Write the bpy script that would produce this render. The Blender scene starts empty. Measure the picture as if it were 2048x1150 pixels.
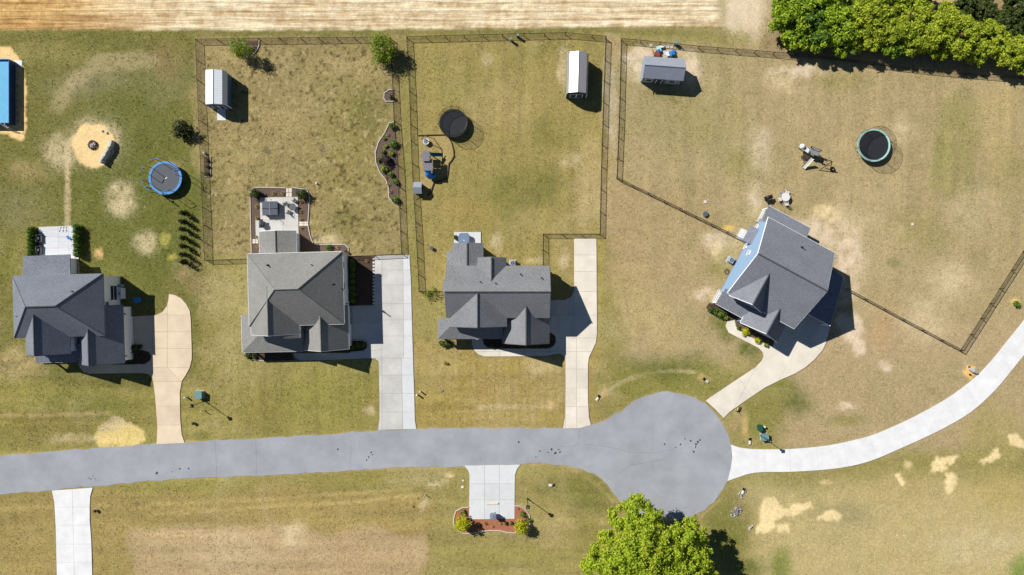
import bpy, bmesh, math, random
import numpy as np
from mathutils import Vector, Matrix
from mathutils.geometry import tessellate_polygon

random.seed(7)
R = math.radians
sc = bpy.context.scene
col = sc.collection
# ------------------------------------------------------------------ camera
HC = 100.0            # flying height of the camera in metres
FP = 1365.0           # focal length in photograph pixels (2048 wide)
CX, CY = 1024.0, 575.0
cam = bpy.data.cameras.new('camera')
cam.sensor_width = 36.0
cam.lens = 36.0 * FP / 2048.0
cam.clip_end = 6000
cam.clip_start = 1.0
camo = bpy.data.objects.new('camera', cam)
camo.location = (0, 0, HC)
camo.rotation_euler = (0, 0, 0)
col.objects.link(camo)
sc.camera = camo
# ------------------------------------------------------------------ light
SUN_EL, SHADOW_AZ = 42.0, -35.0      # shadows run to the lower right of the photograph
world = bpy.data.worlds.new('World')
sc.world = world
world.use_nodes = True
wn = world.node_tree
bg = wn.nodes['Background']
sky = wn.nodes.new('ShaderNodeTexSky')
sky.sky_type = 'NISHITA'
sky.sun_disc = False
sky.sun_elevation = R(SUN_EL)
sdir = Vector((math.cos(R(SHADOW_AZ)), math.sin(R(SHADOW_AZ)), 0))      # way the shadows point
tosun = -sdir
sky.sun_rotation = math.atan2(tosun.x, tosun.y)
sky.altitude = 100
sky.air_density = 0.8
sky.dust_density = 0.0
sky.ozone_density = 1.6
wn.links.new(sky.outputs[0], bg.inputs[0])
bg.inputs[1].default_value = 0.05
sun = bpy.data.lights.new('sun', 'SUN')
sun.energy = 5.0
sun.angle = R(0.53)
sun.color = (1.0, 0.955, 0.88)
suno = bpy.data.objects.new('sun', sun)
L = Vector((sdir.x * math.cos(R(SUN_EL)), sdir.y * math.cos(R(SUN_EL)), -math.sin(R(SUN_EL))))
suno.rotation_euler = L.to_track_quat('-Z', 'Y').to_euler()
suno.location = (0, 0, 60)
col.objects.link(suno)
vs = sc.view_settings
vs.view_transform = 'Standard'
vs.look = 'None'
vs.exposure = 0.24
vs.gamma = 1.0
vs.use_curve_mapping = False
LIT = 1.28            # radiance of a lit level white surface at this exposure

# ------------------------------------------------------------------ helpers
def W(px, py, z=0.0):
    k = (HC - z) / FP
    return ((px - CX) * k, (CY - py) * k)

def G(px, py, z=0.0):
    x, y = W(px, py, z)
    return Vector((x, y, z))

def PM(p):            # photograph pixels on the ground to metres
    return p * HC / FP

def lin(c):
    c = c / 255.0
    return c / 12.92 if c <= 0.04045 else ((c + 0.055) / 1.055) ** 2.4

def S(r, g, b, k=1.0):     # lit appearance in the photograph to base colour
    return tuple(min(0.85, lin(v) / LIT * k) for v in (r, g, b))

def tag(o, label=None, cat=None, group=None, kind=None):
    if label: o['label'] = label
    if cat: o['category'] = cat
    if group: o['group'] = group
    if kind: o['kind'] = kind
    return o

ORG = {}
def thing(name, label, cat, loc=(0, 0, 0), rz=0.0, group=None, kind=None):
    o = bpy.data.objects.new(name, None)
    o.empty_display_size = 0.3
    o.location = loc
    o.rotation_euler = (0, 0, rz)
    col.objects.link(o)
    tag(o, label, cat, group, kind)
    if rz == 0: ORG[o.name] = Vector(loc)
    return o

def link(name, me, parent=None):
    o = bpy.data.objects.new(name, me)
    col.objects.link(o)
    if parent: o.parent = parent
    return o

class MB:
    def __init__(s): s.v = []; s.f = []
    def add(s, vs, fs):
        n = len(s.v)
        s.v += [tuple(p) for p in vs]
        s.f += [tuple(i + n for i in f) for f in fs]
        return s
    def box(s, c, d, rz=0.0):
        cs, sn = math.cos(rz), math.sin(rz)
        vs = []
        for z in (-.5, .5):
            for x, y in ((-.5, -.5), (.5, -.5), (.5, .5), (-.5, .5)):
                a, b = x * d[0], y * d[1]
                vs.append((c[0] + a * cs - b * sn, c[1] + a * sn + b * cs, c[2] + z * d[2]))
        return s.add(vs, [(3, 2, 1, 0), (4, 5, 6, 7), (0, 1, 5, 4), (1, 2, 6, 5), (2, 3, 7, 6), (3, 0, 4, 7)])
    def prism(s, poly, z0, z1):
        n = len(poly)
        ar = sum(poly[i][0] * poly[(i + 1) % n][1] - poly[(i + 1) % n][0] * poly[i][1] for i in range(n))
        if ar < 0: poly = poly[::-1]
        vs = [(p[0], p[1], z0) for p in poly] + [(p[0], p[1], z1) for p in poly]
        fs = [tuple(range(n - 1, -1, -1)), tuple(range(n, 2 * n))]
        fs += [(i, (i + 1) % n, n + (i + 1) % n, n + i) for i in range(n)]
        return s.add(vs, fs)
    def slab(s, pts, t):               # sloping polygon with thickness t straight down
        n = len(pts)
        ar = sum(pts[i][0] * pts[(i + 1) % n][1] - pts[(i + 1) % n][0] * pts[i][1] for i in range(n))
        if ar < 0: pts = pts[::-1]
        vs = [(p[0], p[1], p[2] - t) for p in pts] + [tuple(p) for p in pts]
        fs = [tuple(range(n - 1, -1, -1)), tuple(range(n, 2 * n))]
        fs += [(i, (i + 1) % n, n + (i + 1) % n, n + i) for i in range(n)]
        return s.add(vs, fs)
    def cyl(s, c, r, h, n=12, r2=None):
        r2 = r if r2 is None else r2
        vs = [(c[0] + r * math.cos(2 * math.pi * i / n), c[1] + r * math.sin(2 * math.pi * i / n), c[2]) for i in range(n)]
        vs += [(c[0] + r2 * math.cos(2 * math.pi * i / n), c[1] + r2 * math.sin(2 * math.pi * i / n), c[2] + h) for i in range(n)]
        fs = [tuple(range(n - 1, -1, -1)), tuple(range(n, 2 * n))] + [(i, (i + 1) % n, n + (i + 1) % n, n + i) for i in range(n)]
        return s.add(vs, fs)
    def tube(s, path, r, n=6, closed=False):
        P = [Vector(p) for p in path]; m = len(P); vs = []; fs = []
        rr = r if isinstance(r, (list, tuple)) else [r] * m
        for i in range(m):
            a = P[i - 1] if (i > 0 or closed) else P[i]
            b = P[(i + 1) % m] if (i < m - 1 or closed) else P[i]
            t = (b - a).normalized() if (b - a).length > 1e-6 else Vector((0, 0, 1))
            up = Vector((0, 0, 1)) if abs(t.z) < .95 else Vector((1, 0, 0))
            x = t.cross(up).normalized(); y = t.cross(x)
            for j in range(n):
                w = 2 * math.pi * j / n
                vs.append(P[i] + x * rr[i] * math.cos(w) + y * rr[i] * math.sin(w))
        for i in range(m if closed else m - 1):
            k = (i + 1) % m
            for j in range(n):
                fs.append((i * n + j, i * n + (j + 1) % n, k * n + (j + 1) % n, k * n + j))
        if not closed:
            fs.append(tuple(range(n))); fs.append(tuple(range((m - 1) * n + n - 1, (m - 1) * n - 1, -1)))
        return s.add(vs, fs)
    def dome(s, c, rx, ry, rz, n=12, m=6, lo=-.2):
        vs = []; fs = []
        for j in range(m):
            ph = lo * math.pi / 2 + (1 - lo) * math.pi / 2 * j / m
            for i in range(n):
                a = 2 * math.pi * i / n
                vs.append((c[0] + rx * math.cos(ph) * math.cos(a), c[1] + ry * math.cos(ph) * math.sin(a), c[2] + rz * math.sin(ph)))
        vs.append((c[0], c[1], c[2] + rz))
        for j in range(m - 1):
            for i in range(n):
                fs.append((j * n + i, j * n + (i + 1) % n, (j + 1) * n + (i + 1) % n, (j + 1) * n + i))
        for i in range(n): fs.append(((m - 1) * n + i, (m - 1) * n + (i + 1) % n, m * n))
        fs.append(tuple(range(n - 1, -1, -1)))
        return s.add(vs, fs)
    def ring(s, c, r0, r1, z0, z1, n=40):
        vs = []
        for rr, zz in ((r0, z0), (r1, z0), (r1, z1), (r0, z1)):
            vs += [(c[0] + rr * math.cos(2 * math.pi * i / n), c[1] + rr * math.sin(2 * math.pi * i / n), zz) for i in range(n)]
        fs = []
        for q in range(4):
            for i in range(n):
                fs.append((q * n + i, q * n + (i + 1) % n, ((q + 1) % 4) * n + (i + 1) % n, ((q + 1) % 4) * n + i))
        return s.add(vs, fs)
    def build(s, name, mat, parent=None, smooth=False, bevel=0.0):
        off = Vector((0, 0, 0))
        p = parent
        while p is not None:
            if p.name in ORG: off = ORG[p.name]; break
            p = p.parent
        me = bpy.data.meshes.new(name)
        me.from_pydata([(a - off.x, b - off.y, c - off.z) for a, b, c in s.v], [], s.f)
        me.materials.append(mat)
        if smooth:
            me.polygons.foreach_set('use_smooth', [True] * len(me.polygons))
        me.update()
        o = link(name, me, parent)
        if bevel:
            bm_ = bmesh.new(); bm_.from_mesh(me)
            bmesh.ops.recalc_face_normals(bm_, faces=bm_.faces)
            bmesh.ops.bevel(bm_, geom=list(bm_.edges), offset=bevel, segments=1, affect='EDGES', clamp_overlap=True)
            bm_.to_mesh(me); bm_.free()
        return o

def np_mesh(name, V, F, mat, parent=None, attr=None, wear=None):
    me = bpy.data.meshes.new(name)
    k = F.shape[1]
    me.vertices.add(len(V)); me.vertices.foreach_set('co', V.astype(np.float32).ravel())
    me.loops.add(F.size); me.loops.foreach_set('vertex_index', F.astype(np.int32).ravel())
    me.polygons.add(len(F)); me.polygons.foreach_set('loop_start', (np.arange(len(F)) * k).astype(np.int32))
    me.update(calc_edges=True)
    if attr is not None:
        a = me.attributes.new('gcol', 'FLOAT_COLOR', 'POINT')
        c4 = np.zeros((len(V), 4), np.float32); c4[:, :attr.shape[1]] = attr
        a.data.foreach_set('color', c4.ravel())
    if wear is not None:
        w = me.attributes.new('wear', 'FLOAT', 'POINT'); w.data.foreach_set('value', wear.astype(np.float32))
    me.materials.append(mat)
    return link(name, me, parent)

# ------------------------------------------------------------------ materials
MATS = {}
def mat(name, c, rough=.8, var=.15, scale=3.0, metal=0.0, bump=0.0, bscale=None, c2=None, stretch=None, spec=.3, detail=4, trans=0.0, objrand=0.0):
    if name in MATS: return MATS[name]
    m = bpy.data.materials.new(name); m.use_nodes = True
    nt = m.node_tree; b = nt.nodes['Principled BSDF']
    b.inputs['Roughness'].default_value = rough
    b.inputs['Metallic'].default_value = metal
    b.inputs['Specular IOR Level'].default_value = spec
    ge = nt.nodes.new('ShaderNodeNewGeometry')
    vec = ge.outputs['Position']
    if stretch:
        mp = nt.nodes.new('ShaderNodeVectorMath'); mp.operation = 'MULTIPLY'
        mp.inputs[1].default_value = stretch
        nt.links.new(vec, mp.inputs[0]); vec = mp.outputs[0]
    no = nt.nodes.new('ShaderNodeTexNoise')
    no.inputs['Scale'].default_value = scale; no.inputs['Detail'].default_value = detail
    no.inputs['Roughness'].default_value = .65
    nt.links.new(vec, no.inputs['Vector'])
    ra = nt.nodes.new('ShaderNodeValToRGB')
    ra.color_ramp.elements[0].position = .3; ra.color_ramp.elements[1].position = .7
    lo = c2 if c2 else tuple(v * (1 - var) for v in c)
    hi = c if c2 else tuple(min(.9, v * (1 + var)) for v in c)
    ra.color_ramp.elements[0].color = (*lo, 1); ra.color_ramp.elements[1].color = (*hi, 1)
    nt.links.new(no.outputs['Fac'], ra.inputs['Fac'])
    out = ra.outputs['Color']
    if objrand:
        oi = nt.nodes.new('ShaderNodeObjectInfo')
        mr = nt.nodes.new('ShaderNodeMapRange')
        mr.inputs['To Min'].default_value = 1 - objrand; mr.inputs['To Max'].default_value = 1 + objrand
        nt.links.new(oi.outputs['Random'], mr.inputs['Value'])
        mu = nt.nodes.new('ShaderNodeVectorMath'); mu.operation = 'SCALE'
        nt.links.new(out, mu.inputs[0]); nt.links.new(mr.outputs[0], mu.inputs['Scale'])
        out = mu.outputs[0]
    nt.links.new(out, b.inputs['Base Color'])
    if bump:
        n2 = nt.nodes.new('ShaderNodeTexNoise'); n2.inputs['Scale'].default_value = bscale or scale * 4
        n2.inputs['Detail'].default_value = 3
        nt.links.new(vec, n2.inputs['Vector'])
        bu = nt.nodes.new('ShaderNodeBump'); bu.inputs['Strength'].default_value = bump
        bu.inputs['Distance'].default_value = .05
        nt.links.new(n2.outputs['Fac'], bu.inputs['Height']); nt.links.new(bu.outputs[0], b.inputs['Normal'])
    if trans:
        tr = nt.nodes.new('ShaderNodeBsdfTranslucent')
        nt.links.new(out, tr.inputs['Color'])
        mx = nt.nodes.new('ShaderNodeMixShader'); mx.inputs[0].default_value = trans
        nt.links.new(b.outputs[0], mx.inputs[1]); nt.links.new(tr.outputs[0], mx.inputs[2])
        nt.links.new(mx.outputs[0], nt.nodes['Material Output'].inputs['Surface'])
    MATS[name] = m
    return m

def shingle(name, c, c2):
    """asphalt shingles: courses level in world height, tabs of uneven tone"""
    m = bpy.data.materials.new(name); m.use_nodes = True
    nt = m.node_tree; b = nt.nodes['Principled BSDF']; N = nt.nodes.new; K = nt.links.new
    b.inputs['Roughness'].default_value = .92; b.inputs['Specular IOR Level'].default_value = .25
    ge = N('ShaderNodeNewGeometry')
    st = N('ShaderNodeVectorMath'); st.operation = 'MULTIPLY'; st.inputs[1].default_value = (2.2, 2.2, 9.0)
    K(ge.outputs['Position'], st.inputs[0])
    n1 = N('ShaderNodeTexNoise'); n1.inputs['Scale'].default_value = 1.6; n1.inputs['Detail'].default_value = 6; n1.inputs['Roughness'].default_value = .75
    K(st.outputs[0], n1.inputs['Vector'])
    ra = N('ShaderNodeValToRGB'); ra.color_ramp.elements[0].position = .33; ra.color_ramp.elements[1].position = .68
    ra.color_ramp.elements[0].color = (*c2, 1); ra.color_ramp.elements[1].color = (*c, 1)
    K(n1.outputs['Fac'], ra.inputs['Fac'])
    n3 = N('ShaderNodeTexNoise'); n3.inputs['Scale'].default_value = .35; n3.inputs['Detail'].default_value = 3
    K(ge.outputs['Position'], n3.inputs['Vector'])
    sx = N('ShaderNodeSeparateXYZ'); K(ge.outputs['Position'], sx.inputs[0])
    sn = N('ShaderNodeSeparateXYZ'); K(ge.outputs['True Normal'], sn.inputs[0])
    q1 = N('ShaderNodeMath'); q1.operation = 'MULTIPLY'; K(sn.outputs[2], q1.inputs[0]); K(sn.outputs[2], q1.inputs[1])
    q2 = N('ShaderNodeMath'); q2.operation = 'SUBTRACT'; q2.inputs[0].default_value = 1.0002; K(q1.outputs[0], q2.inputs[1])
    q3 = N('ShaderNodeMath'); q3.operation = 'SQRT'; K(q2.outputs[0], q3.inputs[0])
    q4 = N('ShaderNodeMath'); q4.operation = 'DIVIDE'; K(sx.outputs[2], q4.inputs[0]); K(q3.outputs[0], q4.inputs[1])
    mz = N('ShaderNodeMath'); mz.operation = 'MULTIPLY'; mz.inputs[1].default_value = 1 / .17; K(q4.outputs[0], mz.inputs[0])
    fr = N('ShaderNodeMath'); fr.operation = 'FRACT'; K(mz.outputs[0], fr.inputs[0])
    mr = N('ShaderNodeMapRange'); mr.inputs['From Max'].default_value = .35
    mr.inputs['To Min'].default_value = .62; mr.inputs['To Max'].default_value = 1.04; K(fr.outputs[0], mr.inputs['Value'])
    m3 = N('ShaderNodeMapRange'); m3.inputs['To Min'].default_value = .8; m3.inputs['To Max'].default_value = 1.2; K(n3.outputs['Fac'], m3.inputs['Value'])
    mm = N('ShaderNodeMath'); mm.operation = 'MULTIPLY'; K(mr.outputs[0], mm.inputs[0]); K(m3.outputs[0], mm.inputs[1])
    mu = N('ShaderNodeVectorMath'); mu.operation = 'SCALE'; K(ra.outputs['Color'], mu.inputs[0]); K(mm.outputs[0], mu.inputs['Scale'])
    K(mu.outputs[0], b.inputs['Base Color'])
    bu = N('ShaderNodeBump'); bu.inputs['Strength'].default_value = .5; bu.inputs['Distance'].default_value = .03
    K(n1.outputs['Fac'], bu.inputs['Height']); K(bu.outputs[0], b.inputs['Normal'])
    return m

def ground_mat(name, lo, hi, tuft=False):
    m = bpy.data.materials.new(name); m.use_nodes = True
    nt = m.node_tree; b = nt.nodes['Principled BSDF']; N = nt.nodes.new; K = nt.links.new
    b.inputs['Roughness'].default_value = .95; b.inputs['Specular IOR Level'].default_value = .15
    at = N('ShaderNodeAttribute'); at.attribute_name = 'gcol'
    ge = N('ShaderNodeNewGeometry')
    cur = at.outputs['Color']
    for scl, a, z in ((7.0, lo, hi), (2.4, .82, 1.2), (.55, .9, 1.1)):
        n = N('ShaderNodeTexNoise'); n.inputs['Scale'].default_value = scl; n.inputs['Detail'].default_value = 5; n.inputs['Roughness'].default_value = .7
        K(ge.outputs['Position'], n.inputs['Vector'])
        mr = N('ShaderNodeMapRange'); mr.inputs['From Min'].default_value = .3; mr.inputs['From Max'].default_value = .7
        mr.inputs['To Min'].default_value = a; mr.inputs['To Max'].default_value = z
        K(n.outputs['Fac'], mr.inputs['Value'])
        mu = N('ShaderNodeVectorMath'); mu.operation = 'SCALE'; K(cur, mu.inputs[0]); K(mr.outputs[0], mu.inputs['Scale'])
        cur = mu.outputs[0]
    if not tuft:
        vm = N('ShaderNodeVectorMath'); vm.operation = 'MULTIPLY'; vm.inputs[1].default_value = (.22, 4.2, 1); K(ge.outputs['Position'], vm.inputs[0])
        n = N('ShaderNodeTexNoise'); n.inputs['Scale'].default_value = 1.0; n.inputs['Detail'].default_value = 5; n.inputs['Roughness'].default_value = .7; K(vm.outputs[0], n.inputs['Vector'])
        mr = N('ShaderNodeMapRange'); mr.inputs['From Min'].default_value = .32; mr.inputs['From Max'].default_value = .66; mr.inputs['To Min'].default_value = .62; mr.inputs['To Max'].default_value = 1.3; K(n.outputs['Fac'], mr.inputs['Value'])
        mu = N('ShaderNodeVectorMath'); mu.operation = 'SCALE'; K(cur, mu.inputs[0]); K(mr.outputs[0], mu.inputs['Scale'])
        sp = N('ShaderNodeSeparateXYZ'); K(ge.outputs['Position'], sp.inputs[0])
        vm2 = N('ShaderNodeVectorMath'); vm2.operation = 'MULTIPLY'; vm2.inputs[1].default_value = (.12, .7, 1); K(ge.outputs['Position'], vm2.inputs[0])
        n2 = N('ShaderNodeTexNoise'); n2.inputs['Scale'].default_value = 1.0; n2.inputs['Detail'].default_value = 3; K(vm2.outputs[0], n2.inputs['Vector'])
        yy = N('ShaderNodeMath'); yy.operation = 'MULTIPLY_ADD'; yy.inputs[1].default_value = .9; K(n2.outputs['Fac'], yy.inputs[0]); K(sp.outputs[1], yy.inputs[2])
        y2 = N('ShaderNodeMath'); y2.operation = 'DIVIDE'; y2.inputs[1].default_value = .62; K(yy.outputs[0], y2.inputs[0])
        y3 = N('ShaderNodeMath'); y3.operation = 'PINGPONG'; y3.inputs[1].default_value = 1.0; K(y2.outputs[0], y3.inputs[0])
        fl = N('ShaderNodeMapRange'); fl.inputs['From Min'].default_value = .0; fl.inputs['From Max'].default_value = .32; fl.inputs['To Min'].default_value = .76; fl.inputs['To Max'].default_value = 1.06; K(y3.outputs[0], fl.inputs['Value'])
        mu2 = N('ShaderNodeVectorMath'); mu2.operation = 'SCALE'; K(mu.outputs[0], mu2.inputs[0]); K(fl.outputs[0], mu2.inputs['Scale'])
        mx = N('ShaderNodeMix'); mx.data_type = 'RGBA'; K(at.outputs['Alpha'], mx.inputs['Factor']); K(cur, mx.inputs['A']); K(mu2.outputs[0], mx.inputs['B']); cur = mx.outputs['Result']
        for scl, p0, p1, c, st in ((3.2, .60, .72, S(236, 220, 186), .5), (4.1, .64, .76, S(108, 98, 58), .16), (1.3, .6, .74, S(200, 184, 140), .16)):
            n = N('ShaderNodeTexNoise'); n.inputs['Scale'].default_value = scl; n.inputs['Detail'].default_value = 3; n.inputs['Roughness'].default_value = .75; n.inputs['Distortion'].default_value = 1.2
            of = N('ShaderNodeVectorMath'); of.operation = 'ADD'; of.inputs[1].default_value = (scl * 37, scl * 11, 0); K(ge.outputs['Position'], of.inputs[0]); K(of.outputs[0], n.inputs['Vector'])
            mr = N('ShaderNodeMapRange'); mr.inputs['From Min'].default_value = p0; mr.inputs['From Max'].default_value = p1; mr.inputs['To Max'].default_value = st; K(n.outputs['Fac'], mr.inputs['Value'])
            bw = N('ShaderNodeRGBToBW'); K(at.outputs['Color'], bw.inputs[0])          # bare sand keeps its own tone
            ms = N('ShaderNodeMapRange'); ms.inputs['From Min'].default_value = .3; ms.inputs['From Max'].default_value = .42; ms.inputs['To Min'].default_value = 1; ms.inputs['To Max'].default_value = .12; K(bw.outputs[0], ms.inputs['Value'])
            mf = N('ShaderNodeMath'); mf.operation = 'MULTIPLY'; K(mr.outputs[0], mf.inputs[0]); K(ms.outputs[0], mf.inputs[1])
            mx = N('ShaderNodeMix'); mx.data_type = 'RGBA'; K(mf.outputs[0], mx.inputs['Factor']); K(cur, mx.inputs['A']); mx.inputs['B'].default_value = (*c, 1)
            cur = mx.outputs['Result']
    if not tuft:          # fine pale flecks of dead thatch where the turf is worn
        wa = N('ShaderNodeAttribute'); wa.attribute_name = 'wear'
        for scl, p0, p1 in ((5.5, .5, .62), (2.6, .52, .66)):
            n = N('ShaderNodeTexNoise'); n.inputs['Scale'].default_value = scl; n.inputs['Detail'].default_value = 4; n.inputs['Roughness'].default_value = .8; n.inputs['Distortion'].default_value = 1.5
            K(ge.outputs['Position'], n.inputs['Vector'])
            mr = N('ShaderNodeMapRange'); mr.inputs['From Min'].default_value = p0; mr.inputs['From Max'].default_value = p1; K(n.outputs['Fac'], mr.inputs['Value'])
            mf = N('ShaderNodeMath'); mf.operation = 'MULTIPLY'; mf.use_clamp = True; K(mr.outputs[0], mf.inputs[0]); K(wa.outputs['Fac'], mf.inputs[1])
            mx = N('ShaderNodeMix'); mx.data_type = 'RGBA'; K(mf.outputs[0], mx.inputs['Factor']); K(cur, mx.inputs['A']); mx.inputs['B'].default_value = (*S(234, 217, 184), 1); cur = mx.outputs['Result']
    K(cur, b.inputs['Base Color'])
    if not tuft:
        n = N('ShaderNodeTexNoise'); n.inputs['Scale'].default_value = 5; n.inputs['Detail'].default_value = 6; n.inputs['Roughness'].default_value = .8
        K(ge.outputs['Position'], n.inputs['Vector'])
        bu = N('ShaderNodeBump'); bu.inputs['Strength'].default_value = .55; bu.inputs['Distance'].default_value = .12
        K(n.outputs['Fac'], bu.inputs['Height']); K(bu.outputs[0], b.inputs['Normal'])
    return m

M_ground = ground_mat('lawn_and_soil', .76, 1.26)
M_tuft = ground_mat('grass_blades', .8, 1.35, True)
M_asph = mat('asphalt', S(169, 173, 180), .9, .16, .25, bump=.3, bscale=30, detail=10)
M_stain = mat('oil_stain', (.02, .02, .022), .7, .3, 8)
M_conc_tan = mat('concrete_tan', S(234, 215, 187), .9, .13, .35, bump=.1, bscale=20, detail=8, objrand=.05)
M_conc_grey = mat('concrete_grey', S(212, 211, 207), .9, .16, .35, bump=.1, bscale=20, detail=8, objrand=.05)
M_conc_blue = mat('concrete_pale_blue', S(224, 227, 230), .9, .06, .8, bump=.1, bscale=20, detail=8, objrand=.05)
M_conc_cream = mat('concrete_cream', S(236, 228, 214), .9, .13, .35, bump=.1, bscale=20, detail=8, objrand=.05)
M_patio = mat('white_patio_paint', S(226, 228, 234), .85, .1, 1.0, stretch=(.5, 5, 1), detail=8, objrand=.05)
M_conc_white = mat('concrete_white', S(243, 244, 246), .9, .1, .6, bump=.1, bscale=20, detail=8, objrand=.02)
M_joint = mat('joint_soil', S(178, 170, 156), .95, .2, 5)
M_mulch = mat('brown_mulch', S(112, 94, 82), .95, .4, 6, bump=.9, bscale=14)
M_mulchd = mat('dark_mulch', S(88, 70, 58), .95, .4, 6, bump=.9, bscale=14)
M_redm = mat('red_mulch', S(178, 116, 88), .95, .3, 6, bump=.9, bscale=14)
M_edge = mat('edging_concrete', S(208, 203, 194), .85, .12, 3)
M_white = mat('white_paint', S(238, 241, 245), .55, .04, 1.5)
M_trim = mat('white_trim', (.82, .83, .84), .5, .03, 2)
M_sidew = mat('white_siding', (.80, .82, .85), .6, .05, 1.0, stretch=(.3, .3, 14))
M_sideb = mat('blue_siding', S(150, 184, 220), .6, .06, 1.0, stretch=(.3, .3, 14))
M_sidet = mat('grey_siding', S(190, 190, 186), .6, .06, 1.0, stretch=(.3, .3, 14))
M_brick = mat('stone_skirt', S(150, 140, 130), .9, .3, 4, bump=.4)
M_glass = mat('window_glass', (.02, .024, .03), .08, .1, 1, spec=.6)
M_door = mat('door_panel', (.76, .78, .81), .5, .04, 2)
M_black = mat('black_metal', (.012, .012, .013), .45, .2, 6, spec=.4)
M_blackp = mat('black_plastic', (.016, .016, .018), .6, .2, 4)
M_fence = mat('black_fence', (.016, .015, .014), .5, .2, 6)
M_grey = mat('grey_metal', S(168, 172, 178), .45, .1, 3, metal=.3)
M_cover = mat('hot_tub_cover', S(92, 100, 114), .7, .12, 3, bump=.2)
M_cover2 = mat('blue_grey_cover', S(122, 142, 170), .6, .12, 3, bump=.2)
M_wood = mat('weathered_wood', S(136, 137, 146), .85, .2, 4, stretch=(1, 6, 1))
M_woodb = mat('brown_wood', S(140, 108, 78), .85, .25, 4)
M_timber = mat('dark_timber', S(78, 66, 52), .9, .25, 4)
M_navy = mat('pool_outer_wall_shade', S(44, 64, 104), .6, .08, 2)  # dark navy puts the shade of the outer wall into its colour
M_blue = mat('pool_liner_blue', S(60, 125, 205), .45, .08, 2)
M_tblue = mat('blue_vinyl_pad', S(70, 145, 215), .45, .2, 3)
M_teal = mat('teal_vinyl_pad', S(184, 234, 224), .5, .1, 3)
M_mat = mat('jump_mat', S(92, 96, 104), .7, .08, 2)
M_matd = mat('net_shaded_jump_mat', S(44, 46, 52), .75, .1, 2)  # darkened so the mat carries the shading cast by the net
M_net = mat('net_cord', (.012, .012, .013), .8, .1, 4)
M_slteal = mat('teal_slide', S(20, 125, 130), .4, .1, 3)
M_slblue = mat('blue_slide', S(40, 140, 225), .4, .1, 3)
M_plw = mat('white_plastic', S(240, 240, 236), .5, .05, 3)
M_rock = mat('pale_rock', S(196, 196, 198), .9, .3, 4, bump=.6)
M_log = mat('split_log', S(216, 214, 212), .9, .25, 5, bump=.5)
M_char = mat('charred_wood', S(80, 68, 66), .95, .4, 6)
M_green = mat('utility_green', S(38, 92, 80), .55, .1, 3)
M_gteal = mat('utility_pale_green', S(120, 158, 160), .55, .08, 3)
M_yel = mat('yellow_paint', S(246, 232, 168), .6, .08, 3)
M_orange = mat('orange_paint', S(230, 150, 60), .6, .1, 3)
M_metalw = mat('white_metal_roof', S(240, 247, 253), .4, .03, 1.5)
M_metalg = mat('galvanised_roof', S(205, 203, 204), .38, .05, 1.5, metal=.35, spec=.5)
M_metalb = mat('blue_grey_metal_roof', S(172, 180, 194), .45, .06, 1.5, metal=.2)
M_shedw = mat('shed_wall_blue_grey', S(84, 112, 150), .7, .08, 2)
M_shedd = mat('shed_wall_dark', S(70, 82, 100), .7, .1, 2)
M_shedl = mat('shed_wall_pale', S(160, 176, 192), .7, .06, 2)
M_strawc = mat('straw', S(216, 196, 140), .95, .3, 6, bump=.7)
M_brown = mat('brown_bark', S(98, 82, 66), .95, .3, 6, bump=.6)
M_R1 = shingle('shingles_slate', S(146, 153, 166), S(106, 112, 124))
M_R2 = shingle('shingles_weathered_grey', S(168, 168, 164), S(128, 128, 125))
M_R3 = shingle('shingles_mid_grey', S(158, 160, 164), S(116, 118, 123))
M_R4 = shingle('shingles_charcoal', S(152, 156, 167), S(118, 121, 132))
M_cap = mat('ridge_cap_shingle', S(92, 94, 100), .92, .2, 4)

def leafm(name, c, c2, tr=.35):
    m = mat(name, c, .6, .2, 1.6, c2=c2, trans=tr, spec=.25)
    nt = m.node_tree; N = nt.nodes.new; K = nt.links.new
    ge = next(n for n in nt.nodes if n.type == 'NEW_GEOMETRY'); ra = next(n for n in nt.nodes if n.type == 'VALTORGB')
    no = ra.inputs['Fac'].links[0].from_node
    ad = N('ShaderNodeMath'); ad.operation = 'MULTIPLY_ADD'; ad.inputs[1].default_value = .75; ad.inputs[2].default_value = -.27     # every leaf its own tone
    K(ge.outputs['Random Per Island'], ad.inputs[0])
    su = N('ShaderNodeMath'); su.operation = 'ADD'; K(ad.outputs[0], su.inputs[0]); K(no.outputs['Fac'], su.inputs[1]); K(su.outputs[0], ra.inputs['Fac'])
    return m
M_lf_spring = leafm('leaf_spring_green', S(206, 226, 66), S(122, 154, 32), .4)
M_lf_yellow = leafm('leaf_yellow_green', S(216, 228, 72), S(134, 160, 34), .4)
M_lf_wood = leafm('leaf_woodland_green', S(190, 216, 58), S(88, 128, 26), .4)
M_lf_wood2 = leafm('leaf_woodland_yellow', S(214, 226, 72), S(118, 146, 34), .4)
M_lf_dark = leafm('leaf_dark_green', S(92, 108, 48), S(46, 60, 28), .2)
M_lf_mid = leafm('leaf_mid_green', S(122, 156, 58), S(66, 98, 32), .3)
M_lf_arb = leafm('leaf_arborvitae', S(46, 60, 24), S(26, 36, 16), .12)
M_lf_purple = leafm('leaf_purple_brown', S(84, 68, 62), S(48, 40, 40), .15)
M_lf_dry = leafm('leaf_dry_straw', S(196, 170, 104), S(140, 114, 68), .2)
M_lf_light = leafm('leaf_young_green', S(172, 192, 70), S(108, 134, 44), .35)
M_lf_bright = leafm('leaf_bright_yellow', S(226, 226, 50), S(166, 176, 32), .4)
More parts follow.
